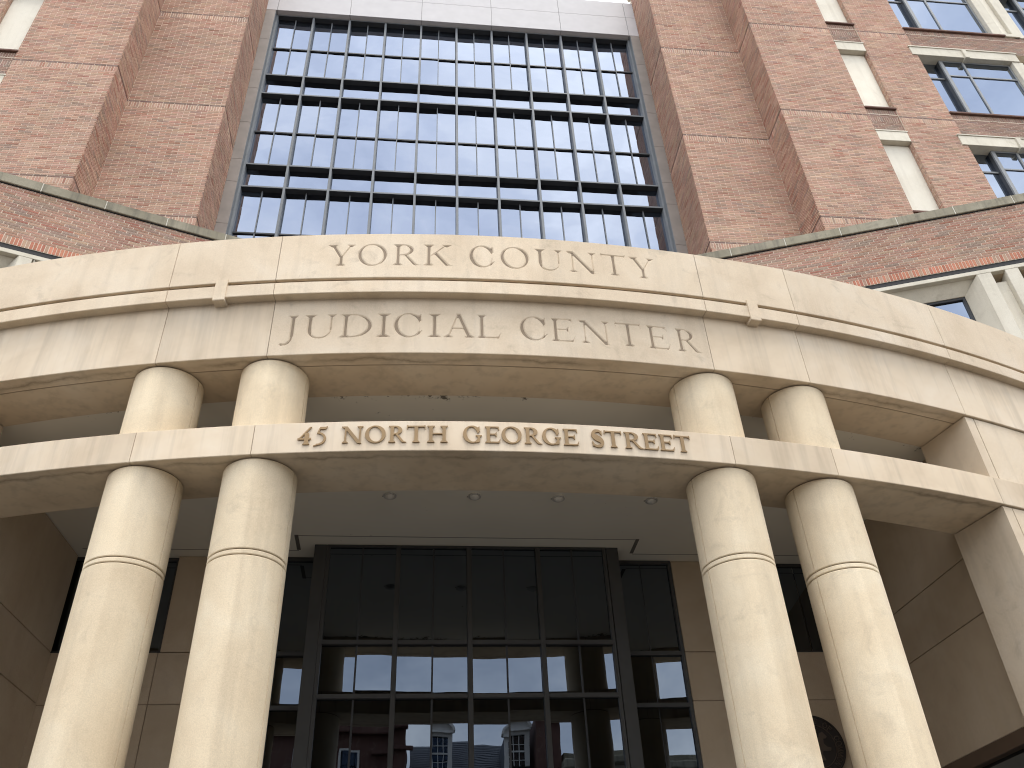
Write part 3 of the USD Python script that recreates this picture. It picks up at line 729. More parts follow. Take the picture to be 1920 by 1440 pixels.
    part('mortar_wall', mort.mesh(), 'mortar', th)
    B.build(th, 300, above_portico)
    part('cornice', MB().bevel(X(EDGE - 0.10), X(xo), YT - 0.12, YT + 0.7, Z1, Z1 + 0.30, c=0.02).mesh(), 'grey_stone', th)
    part('cornice', MB().bevel(X(6.34), X(EDGE - 0.104), YP - 0.12, YP + 1.6, Z1, Z1 + 0.30, c=0.02).mesh(), 'grey_stone', th)

# ------------------------------------------------------------------ glass curtain wall
cw = thing('curtain_wall', 'tall blue glass curtain wall with dark horizontal shelves between the brick towers', 'glass wall', (0, YC, 16))
YG = 17.225
LV = [30.30, 26.84, 25.86, 22.44, 21.47, 18.05, 17.08]          # shelf levels from the top
TR = [28.57, 24.15, 19.76]
xs = [-6.086 + 1.2172 * i for i in range(11)]
for x in xs:
    part('mullion', MB().bevel(x - 0.034, x + 0.034, YC, YG + 0.06, 16.0, 30.33, c=0.004).mesh(), 'mullion_metal', cw)
for z in LV:
    for i in range(10):
        g = part('shelf', bx(xs[i] + 0.0345, xs[i + 1] - 0.0345, YC + 0.012, YG + 0.03, z - 0.0, z + 0.05), 'dark_metal', cw)
        part('shelf_nosing', bx(xs[i] + 0.0345, xs[i + 1] - 0.0345, YC - 0.004, YC + 0.0115, z - 0.003, z + 0.052), 'mullion_metal', cw)
for z in TR:
    for i in range(10):
        part('transom', bx(xs[i] + 0.0345, xs[i + 1] - 0.0345, YG - 0.045, YG + 0.02, z - 0.026, z + 0.026), 'dark_metal', cw)
prng = np.random.default_rng(3)
ROWS = [(28.60, 30.30, 2), (26.89, 28.54, 2), (25.91, 26.84, 1), (24.18, 25.86, 2), (22.49, 24.12, 2), (21.52, 22.44, 1), (19.79, 21.47, 2), (18.10, 19.73, 2), (17.13, 18.05, 1), (16.0, 17.08, 2)]
for za, zb_, n in ROWS:
    for i in range(10):
        a, b = xs[i] + 0.0345, xs[i + 1] - 0.0345
        mid = (a + b) / 2
        cells = [(a, mid - 0.0135), (mid + 0.0135, b)] if n == 2 else [(a, b)]
        if n == 2: part('glazing_bar', bx(mid - 0.014, mid + 0.014, YG - 0.05, YG + 0.02, za, zb_), 'mullion_metal', cw)
        for p, q in cells:
            v, f = bx(p, q, YG, YG + 0.012, za, zb_)
            tx, tz = prng.normal(0, 0.007, 2)
            v = v + np.outer((v[:, 0] - (p + q) / 2) * tx + (v[:, 2] - (za + zb_) / 2) * tz, [0, 1, 0])
            part('pane', (v, f), 'mirror_glass', cw)
zj = [30.34, 28.57, 26.84, 25.86, 24.15, 22.44, 21.47, 19.76, 18.05, 16.0]
for sgn in (-1, 1):
    for a, b in zip(zj[:-1], zj[1:]):
        part('side_panel', bv(sgn * 6.13, sgn * 6.447, YPAN, YPAN + 0.25, b + 0.004, a - 0.004, c=0.004), 'panel_metal', cw)
    part('edge_trim', bx(sgn * 6.121, sgn * 6.1295, YPAN + 0.03, YG + 0.05, 16, 30.33), 'mullion_metal', cw)
    part('panel_backing', bx(sgn * 6.131, sgn * 6.446, YPAN + 0.01, YPAN + 0.24, 16, 32.4), 'dark_metal', cw)
cols = [-6.447] + [xs[i] for i in (0, 2, 4, 6, 8, 10)] + [6.447]
for a, b in zip(cols[:-1], cols[1:]):
    for z0_, z1_ in ((30.345, 31.50), (31.51, 32.50)):
        part('head_panel', bv(a + 0.006, b - 0.006, YPAN - 0.004, YPAN + 0.3, z0_, z1_, c=0.005), 'head_metal', cw)
part('head_backing', bx(-6.44, 6.44, YPAN + 0.012, YPAN + 0.29, 30.36, 32.48), 'dark_metal', cw)
part('head_soffit', bx(-6.08, 6.08, YC + 0.06, YG + 0.1, 30.352, 30.40), 'dark_metal', cw)
for z in (16.4, 21.0, 25.4, 29.9):
    part('floor_slab', bx(-6.4, 6.4, YG + 0.35, YG + 6.0, z, z + 0.35), 'interior', cw)
part('interior_wall', bx(-6.4, 6.4, YG + 6.0, YG + 6.2, 16, 32.3), 'interior', cw)

# ------------------------------------------------------------------ low splayed wings with brick parapets
HV = 0.947, 0.322
for side, lab in ((-1, 'low splayed brick parapet wall with stone coping left behind the portico'), (1, 'low splayed brick parapet wall with stone coping and window right behind the portico')):
    base = np.array([side * 9.85, 12.5, 0.0])
    u = np.array([HV[0] * side, -HV[1], 0.0]); u /= np.linalg.norm(u)
    n = np.array([-u[1] * side, u[0] * side, 0.0]); n = n if n[1] < 0 else -n
    th = thing('parapet_wall', lab, 'wall', (base[0], base[1], 0))
    fr = lambda v, base=base, u=u, n=n: base + np.outer(v[:, 0], u) + np.outer(v[:, 1], -n) + np.outer(v[:, 2], [0, 0, 1.0])   # local: along, depth behind the face, height
    S0, S1 = -6.6, 6.0
    B = Bricks()
    zs0, zs1 = 14.552, 14.552 + 3 * COURSE
    B.soldier(base, u, n, S0, S1, zs0, zs1, TONES_RED)
    B.run(base, u, n, S0, S1, zs1, 16.075, TONES_LOW, ref=zs1)
    part('mortar_wall', bx(S0, S1, 0.002, 0.4, 14.55, 16.08, frame=fr), 'mortar', th)
    B.build(th, 300, above_portico)
    k = 0
    s = -6.405 if side > 0 else -6.08
    while s < S1:
        part('coping_block', bv(s + 0.009, min(s + 1.219, S1) - 0.009, -0.055, 0.46, 16.10, 16.345, c=0.012, frame=fr), 'coping_stone', th)
        part('coping_joint', bx(s - 0.009, s + 0.009, -0.046, 0.45, 16.102, 16.342, frame=fr), 'pale_sealant', th)
        s += 1.219
    part('flashing', bx(S0, S1, -0.02, 0.42, 16.081, 16.099, frame=fr), 'steel_lintel', th)
    part('steel_lintel', bx(S0, S1, 0.012, 0.3, 14.43, 14.548, frame=fr), 'steel_lintel', th)
    # stone storey below the lintel: head band, splayed window, pilasters and recesses
    part('head_band', bv(S0, S1, -0.004, 0.12, 14.33, 14.428, c=0.006, frame=fr), 'grey_stone', th)
    part('soffit_slab', bx(S0, S1, 0.121, 0.9, 14.335, 14.42, frame=fr), 'wall_stone', th)

    def splay(s0, s1):
        """A window set in a splayed stone reveal between s0 and s1 along the wall."""
        g = group_part('window', th)
        q0, q1, zt0, zt1, d0, d1, zb0 = s0 + 0.25, s1 - 0.25, 14.33, 14.10, 0.0, 0.36, 11.6
        def quad(name, pts, back=0.05):
            pts = np.array(pts, float); c = np.vstack([pts, pts + [0, 0.02, 0.0]])
            v = fr(c); f = np.array([[0, 1, 2], [0, 2, 3], [4, 6, 5], [4, 7, 6], [0, 4, 5], [0, 5, 1], [1, 5, 6], [1, 6, 2], [2, 6, 7], [2, 7, 3], [3, 7, 4], [3, 4, 0]])
            part(name, (v, f), 'grey_stone', g)
        quad('splayed_head', [(s0, d0 + .12, zt0), (s1, d0 + .12, zt0), (q1, d1, zt1), (q0, d1, zt1)])
        quad('splayed_jamb', [(s0, d0, zb0), (s0, d0, zt0), (q0, d1, zt1), (q0, d1, zb0)])
        quad('splayed_jamb', [(s1, d0, zt0), (s1, d0, zb0), (q1, d1, zb0), (q1, d1, zt1)])
        fm = MB()
        fm.box(q0, q0 + 0.06, d1 + .02, d1 + 0.10, zb0, zt1, frame=fr); fm.box(q1 - 0.06, q1, d1 + .02, d1 + 0.10, zb0, zt1, frame=fr); fm.box(q0 + 0.06, q1 - 0.06, d1 + .02, d1 + 0.10, zt1 - 0.06, zt1, frame=fr)
        part('frame', fm.mesh(), 'dark_metal', g)
        part('pane', bx(q0 + 0.06, q1 - 0.06, d1 + 0.06, d1 + 0.07, zb0, zt1 - 0.06, frame=fr), 'window_glass', g)
        part('room', bx(s0, s1, d1 + 1.2, d1 + 1.3, zb0, zt0, frame=fr), 'interior', g)

    pil = [(-1.55, -1.28), (0.75, 1.03), (1.30, 1.56), (1.83, 2.09), (4.39, 4.67), (4.94, 5.2)] if side > 0 else [(-3.9, -3.6), (-1.52, -1.28), (0.75, 1.03), (1.30, 1.56), (1.83, 2.09), (4.39, 4.67), (4.94, 5.2)]
    wins = [(-1.28, 0.75), (2.09, 4.39), (-3.9 + .3, -1.55)]
    for a, b in wins: splay(a, b)
    for a, b in pil: part('pilaster', bv(a, b, -0.002, 0.5, 11.6, 14.33, c=0.01, frame=fr), 'grey_stone', th)
    for a, b in ((1.03, 1.30), (1.56, 1.83), (4.67, 4.94)): part('recess', bv(a + .001, b - .001, 0.16, 0.5, 11.6, 14.15, c=0.004, frame=fr), 'pale_panel', th)
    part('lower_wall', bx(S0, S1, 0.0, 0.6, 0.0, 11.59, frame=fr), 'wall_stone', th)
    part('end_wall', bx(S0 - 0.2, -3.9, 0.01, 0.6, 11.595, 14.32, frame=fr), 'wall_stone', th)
    # roof and the return walls behind the parapet
    A_, B_ = base + u * S0, base + u * S1
    poly = Polygon([(A_[0], A_[1] + .3), (B_[0], B_[1] + .3), (B_[0], 20), (side * 0.02, 20), (side * 0.02, 16.9), (A_[0], 16.9)])
    part('roof', prism(poly.buffer(0), 15.7, 15.95), 'concrete', th)

# ------------------------------------------------------------------ portico
AX = -0.19                                                       # the axis of the portico, degrees
A1, A2, A3, A4, A5 = 7.10, 10.57, 17.05, 23.6, 27.0
RI, RU, ZB, ZC = 19.995, RO + 0.12, 6.692, 8.06
po = thing('portico', 'curved cream stone portico with four round columns carved YORK COUNTY JUDICIAL CENTER', 'portico', (0, 7.7, 0))
joints = [AX + a for a in (-A5, -A4, -A3, -A2, -A1, A1, A2, A3, A4, A5)]
gap = 0.0095                                                     # half joint, degrees
ent = group_part('entablature', po)
rb = group_part('ring_beam', po)
for i, (a, b) in enumerate(zip(joints[:-1], joints[1:])):
    a, b = a + gap, b - gap
    if i == 4:
        for nm, txt, R, z0, z1, zb_, zt_, lab in (('upper_frieze_block', UPPER, RU, 9.055, 9.799, 9.253, 9.610, 'upper curved block carved YORK COUNTY'), ('lower_frieze_block', LOWER, RO, 8.0, 8.86, 8.232, 8.586, 'lower curved block carved JUDICIAL CENTER')):
            face, rim = carved_block(txt, R, RI, a, b, z0, z1, zb_, zt_)
            body = sweep([(RI, z0), (20.57, z0), (20.57, z0 + .008), (20.585, z0 + .008), (20.585, z0), (R - 0.0495, z0), (R - 0.0495, z1), (RI, z1)], a, b, 40)
            mb = MB(); mb.add(*rim); mb.add(*body)
            f_ = part(nm, face, 'cream_stone', ent, smooth=True, label=lab)
            part('block_body', mb.mesh(), 'beam_stone', ent)
    else:
        part('upper_frieze_block', sweep(rprof(RI, RU, 9.055, 9.799), a, b), 'cream_stone', ent, smooth=25)
        part('lower_frieze_block', sweep([(RI, 8.0), (20.57, 8.0), (20.57, 8.008), (20.585, 8.008), (20.585, 8.0), (RO - 0.006, 8.0), (RO, 8.006), (RO, 8.86), (RI, 8.86)], a, b), 'beam_stone', ent, smooth=25)
    part('fascia_block', sweep(rprof(RI, RU, 8.862, 9.006) if False else [(RI, 8.864), (RO - 0.02, 8.864), (RO - 0.02, 8.822), (RU - 0.006, 8.822), (RU, 8.828), (RU, 9.002), (RU - 0.006, 9.008), (RI, 9.008)], a, b), 'cream_stone', ent, smooth=25)
    part('groove', sweep(rprof(RI, RU - 0.055, 9.0085, 9.0545, 0.001), a, b), 'cream_stone', ent, smooth=25)
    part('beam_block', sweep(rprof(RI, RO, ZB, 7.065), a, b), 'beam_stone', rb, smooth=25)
# joint sealant a little behind the faces
part('sealant', sweep([(RI + .01, 8.006), (RO - 0.012, 8.006), (RO - 0.012, 8.83), (RU - 0.012, 8.83), (RU - 0.012, 9.0), (RU - 0.07, 9.01), (RU - 0.07, 9.05), (RU - 0.012, 9.06), (RU - 0.012, 9.79), (RI + .01, 9.79)], joints[0] + .1, joints[-1] - .1, 110), 'sealant', ent)
part('sealant', sweep([(RI + .01, ZB + .006), (RO - 0.012, ZB + .006), (RO - 0.012, 7.058), (RI + .01, 7.058)], joints[0] + .1, joints[-1] - .1, 110), 'sealant', rb)
# bracket blocks that bridge the grooves
for ang in (-9.02, 8.70):
    hw = 0.19
    part('bracket', sweep(rprof(RO - 0.05, RU + 0.012, 8.775, 9.10, 0.008), ang - hw, ang + hw, 3), 'cream_stone', ent)
# columns
RCOL, RC = 0.384, RO - 0.045 - 0.384


def drum(r, z0, z1, phi, seam=True, c=0.008):
    n = 120
    th_ = np.linspace(0, 2 * np.pi, n, endpoint=False)
    rad = np.full(n, r)
    pts = []
    for t_, r_ in zip(th_, rad):
        pts.append((t_, r_))
    if seam:
        for s_ in (phi + math.radians(80), phi - math.radians(80)):
            w = 0.005 / r
            pts = [p for p in pts if abs((p[0] - s_ + np.pi) % (2 * np.pi) - np.pi) > w * 1.6]
            pts += [((s_ - w * 1.5) % (2 * np.pi), r), ((s_ - w * 0.8) % (2 * np.pi), r - 0.012), ((s_ + w * 0.8) % (2 * np.pi), r - 0.012), ((s_ + w * 1.5) % (2 * np.pi), r)]
        pts.sort()
    k = len(pts)
    T_ = np.array([p[0] for p in pts]); Rr = np.array([p[1] for p in pts])
    rings = []
    for zz, dr in ((z0, -c), (z0 + c, 0), (z1 - c, 0), (z1, -c)):
        rings.append(np.stack([(Rr + dr) * np.cos(T_), (Rr + dr) * np.sin(T_), np.full(k, zz)], 1))
    v = np.vstack(rings + [[[0, 0, z0]], [[0, 0, z1]]])
    f = []
    for a in range(3):
        for j in range(k):
            p, q = a * k + j, a * k + (j + 1) % k
            f += [(p, q, q + k), (p, q + k, p + k)]
    for j in range(k):
        f += [(4 * k, (j + 1) % k, j), (4 * k + 1, 3 * k + j, 3 * k + (j + 1) % k)]
    return v, np.array(f)


for j, a in enumerate((-A2, -A1, A1, A2)):
    ang = math.radians(AX + a)
    ctr = np.array([RC * math.sin(ang), YCC - RC * math.cos(ang), 0])
    phi = math.atan2(-math.cos(ang), math.sin(ang))              # outward direction
    col = group_part('column', po, label=['outer left round column', 'inner left round column', 'inner right round column', 'outer right round column'][j])
    def sh(m): return m[0] + ctr, m[1]
    part('base', sh(drum(RCOL + 0.06, 0.0, 0.35, phi, False, 0.02)), 'column_stone', col, smooth=30)
    part('lower_drum', sh(drum(RCOL, 0.352, 5.589, phi)), 'column_stone', col, smooth=30)
    part('neck_ring', sh(drum(RCOL - 0.001, 5.600, 5.648, phi)), 'column_stone', col, smooth=30)
    part('upper_drum', sh(drum(RCOL, 5.659, ZB - 0.016, phi)), 'column_stone', col, smooth=30)
    part('top_drum', sh(drum(RCOL, 7.066, 8.0 - 0.016, phi)), 'column_stone', col, smooth=30)
    part('core', sh(drum(RCOL - 0.018, 0.4, 7.99, phi, False)), 'sealant', col, smooth=30)
# end piers
for sgn in (-1, 1):
    pr = group_part('end_pier', po)
    def seg(z0, z1, RX):
        a_in, a_strip, a_mid, a_out = [AX + sgn * v for v in (A3, A3 + 0.42, A4, A5)]
        o = sgn * 0.02
        part('edge_strip', sweep(rprof(RI, RX, z0, z1), a_in, a_strip - o, 3), 'cream_stone', pr, smooth=25)
        part('face_panel', sweep(rprof(RI, RX, z0, z1), a_strip + o, a_mid - o), 'cream_stone', pr, smooth=25)
        part('face_panel', sweep(rprof(RI, RX, z0, z1), a_mid + o, a_out), 'cream_stone', pr, smooth=25)
        part('sealant', sweep(rprof(RI + .05, RX - 0.012, z0 + .004, z1 - .004), a_in + sgn * .05, a_out - sgn * .05), 'sealant', pr)
    seg(7.075, 7.99, RO - 0.03)
    seg(4.45, ZB - 0.01, RO - 0.03); seg(2.2, 4.44, RO - 0.03); seg(0.0, 2.19, RO - 0.03)
    # side wall of the porch, in stone panels, and the flank that ties the portico back
    axx = -0.09
    p0, p1 = np.array([axx + sgn * 6.17, 9.30]), np.array([axx + sgn * 5.93, 12.95])
    d = (p1 - p0) / np.linalg.norm(p1 - p0); nn = np.array([-d[1], d[0]]); nn = nn if nn[0] * sgn > 0 else -nn
    L = np.linalg.norm(p1 - p0)
    fr = lambda v, p0=p0, d=d, nn=nn: np.column_stack([p0[0] + v[:, 0] * d[0] + v[:, 1] * nn[0], p0[1] + v[:, 0] * d[1] + v[:, 1] * nn[1], v[:, 2]])
    zz = [4.45, 5.815, 6.537, 8.055]
    for a, b in zip(zz[:-1], zz[1:]):
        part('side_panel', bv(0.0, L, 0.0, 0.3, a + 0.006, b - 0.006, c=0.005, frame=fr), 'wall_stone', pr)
    part('panel_backing', bx(0.02, L - 0.02, 0.015, 0.29, 4.46, 8.05, frame=fr), 'sealant', pr)
    part('doorway_head', bv(0.0, L, -0.02, 0.3, 4.29, 4.447, c=0.006, frame=fr), 'doorway_brown', pr)
    part('doorway_glass', bx(0.0, L, 0.10, 0.12, 0.0, 4.288, frame=fr), 'lobby_glass', pr)
    part('doorway_wall', bx(0.0, L, 0.6, 0.7, 0.0, 4.4, frame=fr), 'interior', pr)
    ao = math.radians(AX + sgn * (A5 - 0.4)); e = np.array([19.9 * math.sin(ao), YCC - 19.9 * math.cos(ao)])
    part('flank_wall', bx(e[0] - 0.25, e[0] + 0.25, e[1] - 0.3, 13.6, 0, 9.79), 'cream_stone', pr)
# ceiling and roof
arc = [(r_ * math.sin(t_), YCC - r_ * math.cos(t_)) for r_ in (RI - 0.002,) for t_ in np.radians(np.linspace(-19.5, 19.5, 60))]
part('ceiling', prism(Polygon(arc + [(6.7, 13.4), (-6.7, 13.4)]), ZC, ZC + 0.12), 'ceiling_paint', po)
arc2 = [((RI - 0.003) * math.sin(t_), YCC - (RI - 0.003) * math.cos(t_)) for t_ in np.radians(np.linspace(-26, 26, 80))]
part('roof', prism(Polygon(arc2 + [(8.9, 12.6), (2.5, 14.9), (-2.5, 14.9), (-8.9, 12.6)]), 9.45, 9.6), 'concrete', po)
# dark reveal lines round the vestibule, sunk into the ceiling
rv = MB()
for a in ((-2.70, 2.52, 12.235, 12.25),): rv.box(a[0], a[1], a[2], a[3], ZC - 0.002, ZC + 0.02)
part('ceiling_reveal', rv.mesh(), 'slot_dark', po)
for sx in (-2.715, 2.51):
    part('ceiling_slot', bx(sx - 0.012, sx + 0.045, 12.22, 12.70, ZC - 0.004, ZC + 0.02), 'slot_dark', po)
part('ceiling_reveal', MB().box(-5.9, -2.7, 12.72, 12.735, ZC - 0.002, ZC + 0.02).box(2.55, 5.7, 12.72, 12.735, ZC - 0.002, ZC + 0.02).mesh(), 'slot_dark', po)

# ------------------------------------------------------------------ downlights
for (x, y), lb in zip(((-1.299, 11.016), (-0.104, 10.99), (1.102, 11.01), (2.47, 11.025)), ('leftmost of the four round downlights in the porch ceiling', 'second round porch ceiling downlight from the left', 'third round porch ceiling downlight from the left', 'rightmost of the four round downlights, beside the inner right column')):
    d_ = thing('downlight', lb, 'ceiling light', (x, y, ZC), group='round downlights in the porch ceiling')
    an = trimesh.creation.annulus(0.062, 0.092, 0.016, sections=40); an.apply_translation([x, y, ZC - 0.009])
    part('trim_ring', an, 'lamp_trim', d_, smooth=30)
    ey = trimesh.creation.icosphere(3, 0.066); ey.apply_scale([1, 1, 0.72]); ey.apply_translation([x, y, ZC - 0.012])
    part('eyeball', ey, 'lamp_lens', d_, smooth=True)
    sc = trimesh.creation.cylinder(0.008, 0.006, sections=10); sc.apply_translation([x - 0.1, y + 0.02, ZC - 0.004])
    part('screw', sc, 'slot_dark', d_)

# ------------------------------------------------------------------ lobby wall and vestibule
axx = -0.09
YV, YW = 12.504, 12.954
lw = thing('lobby_wall', 'shaded beige stone back wall of the porch with dark clerestory glass', 'wall', (axx, YW, 0))
zz = [0, 1.45, 2.9, 4.36, 5.795, 6.537]
for sgn in (-1, 1):
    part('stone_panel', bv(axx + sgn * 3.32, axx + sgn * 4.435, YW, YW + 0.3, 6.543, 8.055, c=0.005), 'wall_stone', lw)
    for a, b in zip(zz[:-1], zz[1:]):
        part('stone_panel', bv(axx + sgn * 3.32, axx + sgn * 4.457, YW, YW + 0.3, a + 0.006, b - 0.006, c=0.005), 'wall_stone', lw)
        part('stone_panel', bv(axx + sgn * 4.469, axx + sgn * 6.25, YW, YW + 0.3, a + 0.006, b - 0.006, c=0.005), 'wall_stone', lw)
    part('panel_backing', bx(axx + sgn * 3.33, axx + sgn * 6.24, YW + 0.014, YW + 0.29, 0, 6.53), 'sealant', lw)
    g = group_part('clerestory', lw)
    part('frame', MB().box(axx + sgn * 4.437, axx + sgn * 4.48, YW + 0.06, YW + 0.14, 6.535, 8.055).box(axx + sgn * 4.48, axx + sgn * 6.2, YW + 0.06, YW + 0.14, 6.535, 6.575).box(axx + sgn * 4.48, axx + sgn * 6.2, YW + 0.06, YW + 0.14, 8.01, 8.055).mesh(), 'bronze_frame', g)
    part('pane', bx(axx + sgn * 4.48, axx + sgn * 5.40, YW + 0.095, YW + 0.105, 6.575, 8.01), 'lobby_glass', g)
    part('pane', bx(axx + sgn * 5.41, axx + sgn * 6.2, YW + 0.095, YW + 0.105, 6.575, 8.01), 'lobby_glass', g)
    part('interior_wall', bx(axx + sgn * 3.3, axx + sgn * 6.4, YW + 1.5, YW + 1.6, 5.5, 8.2), 'interior', g)
    # side lights between vestibule and stone
    sl = group_part('side_light', lw)
    xa, xb_, xm = 2.36, 3.31, 2.80
    fm = MB()
    fm.box(axx + sgn * (xb_ - 0.05), axx + sgn * xb_, YW - 0.01, YW + 0.10, 0, 8.055).box(axx + sgn * xa, axx + sgn * (xb_ - 0.05), YW - 0.01, YW + 0.10, 8.0, 8.055)
    for z in (6.515, 5.735, 3.6, 2.5): fm.box(axx + sgn * xa, axx + sgn * (xb_ - 0.05), YW - 0.012, YW + 0.10, z - 0.03, z + 0.03)
    part('frame', fm.mesh(), 'bronze_frame', sl)
    zr = [8.0, 6.545, 6.485, 5.765, 5.705, 3.63, 3.57, 2.53, 2.47, 0.05]
    for a, b in zip(zr[::2], zr[1::2]):
        for p, q in ((xa, xm - 0.008), (xm + 0.008, xb_ - 0.05)):
            v, f = bx(axx + sgn * p, axx + sgn * q, YW + 0.04, YW + 0.052, b, a)
            tx, tz = prng.normal(0, 0.0025, 2); tz -= 0.011; v = v + np.outer((v[:, 0] - v[:, 0].mean()) * tx + (v[:, 2] - (a + b) / 2) * tz, [0, 1, 0])
            part('pane', (v, f), 'lobby_glass', sl)
        part('butt_joint', bx(axx + sgn * (xm - 0.008), axx + sgn * (xm + 0.008), YW + 0.042, YW + 0.05, b, a), 'dark_metal', sl)
part('lobby_interior', MB().box(-6.3, 6.2, YW + 6, YW + 6.1, 0, 8.3).box(-6.3, 6.2, YW + 0.4, YW + 6, -0.02, 0.02).box(-6.3, 6.2, YW + 0.35, YW + 6, 8.19, 8.3).mesh(), 'interior', lw)

ve = thing('entrance_vestibule', 'dark bronze framed glass entrance vestibule between the columns', 'glass entrance', (axx, YV, 0))
xv = [-2.350, -1.085, -0.003, 1.062, 2.150]
xv = [axx + a for a in (-2.160, -1.080, 0.0, 1.070, 2.150)]
for sgn in (-1, 1):
    part('corner_post', bv(axx + sgn * 2.165, axx + sgn * 2.352, YV, YW - 0.012, 0, 8.055, c=0.006), 'bronze_frame', ve)
for x in xv[1:-1]:
    part('mullion', bv(x - 0.036, x + 0.036, YV - 0.025, YV + 0.12, 0, 8.02, c=0.005), 'bronze_frame', ve)
for x in (xv[0] - 0.003, xv[-1] + 0.003):
    part('mullion', bx(x - 0.0, x + (0.05 if x < 0 else -0.05), YV + 0.004, YV + 0.12, 0, 8.02), 'bronze_frame', ve)
part('head', bx(axx - 2.164, axx + 2.164, YV + 0.002, YV + 0.16, 8.022, 8.055), 'bronze_frame', ve)
for z in (6.512, 5.740, 3.6, 2.5):
    for i in range(4):
        part('transom', bv(xv[i] + 0.037, xv[i + 1] - 0.037, YV - 0.012, YV + 0.12, z - 0.032, z + 0.032, c=0.004), 'bronze_frame', ve)
zr = [8.02, 6.545, 6.479, 5.773, 5.707, 3.633, 3.567, 2.533, 2.467, 0.05]
for a, b in zip(zr[::2], zr[1::2]):
    for i in range(4):
        mid = (xv[i] + xv[i + 1]) / 2
        for p, q in ((xv[i] + 0.037, mid - 0.013), (mid + 0.013, xv[i + 1] - 0.037)):
            v, f = bx(p, q, YV + 0.05, YV + 0.062, b, a)
            tx, tz = prng.normal(0, 0.0025, 2); tz -= 0.011; v = v + np.outer((v[:, 0] - (p + q) / 2) * tx + (v[:, 2] - (a + b) / 2) * tz, [0, 1, 0])
            part('pane', (v, f), 'lobby_glass', ve)
        part('butt_joint', bx(mid - 0.013, mid + 0.013, YV + 0.038, YV + 0.06, b, a), 'dark_metal', ve)

# ------------------------------------------------------------------ round bronze seal on the lobby wall
SX, SZ, SR = 4.945, 5.118, 0.435
sl = thing('court_seal', 'round dark bronze court seal with a horse on the shaded wall between the right columns', 'seal', (SX, YW, SZ))


def upright(m, x, y, z):
    """Turns a mesh drawn in the xy plane (front +z) to face the street at x, y, z."""
    v = np.asarray(m.vertices); return np.column_stack([v[:, 0] + x, y - v[:, 2], v[:, 1] + z]), np.asarray(m.faces)


disc = trimesh.creation.cylinder(SR - 0.012, 0.03, sections=72); disc.apply_translation([0, 0, 0.015])
part('disc', upright(disc, SX, YW - 0.001, SZ), 'seal_bronze', sl, smooth=30)
for r0, r1 in ((SR - 0.022, SR), (SR * 0.68, SR * 0.70)):
    an = trimesh.creation.annulus(r0, r1, 0.045, sections=72); an.apply_translation([0, 0, 0.0225]); part('rim', upright(an, SX, YW - 0.001, SZ), 'seal_relief' if r1 < SR else 'seal_bronze', sl, smooth=30)
txt = 'COURT OF COMMON PLEAS'
for i, ch in enumerate(txt):
    if ch == ' ': continue
    t_ = math.radians(128 - i * 12.2)
    wd = {'M': 0.075, 'O': 0.07, 'C': 0.06, 'N': 0.068}.get(ch, 0.055)
    g = fitted(ch, -wd / 2, wd / 2, -0.035, 0.04, 0.13, 0.07)
    g = affinity.translate(affinity.rotate(g, math.degrees(t_) - 90, origin=(0, 0)), SR * 0.82 * math.cos(t_), SR * 0.82 * math.sin(t_))
    mm = [trimesh.creation.extrude_polygon(q, 0.012, engine='earcut') for q in getattr(g, 'geoms', [g])]
    mm = trimesh.util.concatenate(mm); mm.apply_translation([0, 0, 0.03]); part('letter', upright(mm, SX, YW - 0.001, SZ), 'seal_relief', sl)
horse = Polygon([(-0.20, 0.02), (-0.10, 0.05), (0.0, 0.05), (0.06, 0.10), (0.09, 0.17), (0.13, 0.19), (0.18, 0.13), (0.16, 0.11), (0.12, 0.11), (0.11, 0.03), (0.16, -0.02), (0.21, -0.03), (0.20, -0.06), (0.13, -0.06), (0.08, -0.06), (0.06, -0.12), (0.09, -0.19), (0.05, -0.19), (0.02, -0.11), (-0.06, -0.05), (-0.12, -0.07), (-0.10, -0.14), (-0.14, -0.20), (-0.18, -0.19), (-0.15, -0.13), (-0.19, -0.06), (-0.24, -0.10), (-0.24, -0.02)]).buffer(0.008)
rider = Polygon([(-0.05, 0.04), (0.02, 0.04), (0.03, 0.14), (0.01, 0.2), (-0.03, 0.2), (-0.05, 0.13)]).union(Point(-0.008, 0.225).buffer(0.028))
hm = trimesh.creation.extrude_polygon(horse.union(rider), 0.018, engine='earcut'); hm.apply_translation([0, 0, 0.03]); part('horse_relief', upright(hm, SX, YW - 0.001, SZ), 'seal_relief', sl)

# ------------------------------------------------------------------ raised bronze address letters on the ring beam
ad = thing('address_sign', 'raised bronze letters 45 NORTH GEORGE STREET on the curved ring beam', 'sign', (0, YCC - RO, 6.785))
for ch, la, lb in ADDRESS:
    a = math.radians((la + lb) / 2); w = math.radians(lb - la) * RO
    zb_, zt_ = (6.785, 6.992)
    g = fitted(ch, -w / 2, w / 2, zb_, zt_, 0.185, 0.07)
    mm = trimesh.util.concatenate([trimesh.creation.extrude_polygon(q, 0.012, engine='earcut') for q in getattr(g, 'geoms', [g])])
    v = np.asarray(mm.vertices); R_ = RO + 0.003 + v[:, 2]
    aa = a + v[:, 0] / RO
    part('letter', (polar(R_, aa, v[:, 1]), np.asarray(mm.faces)), 'letter_bronze', ad)

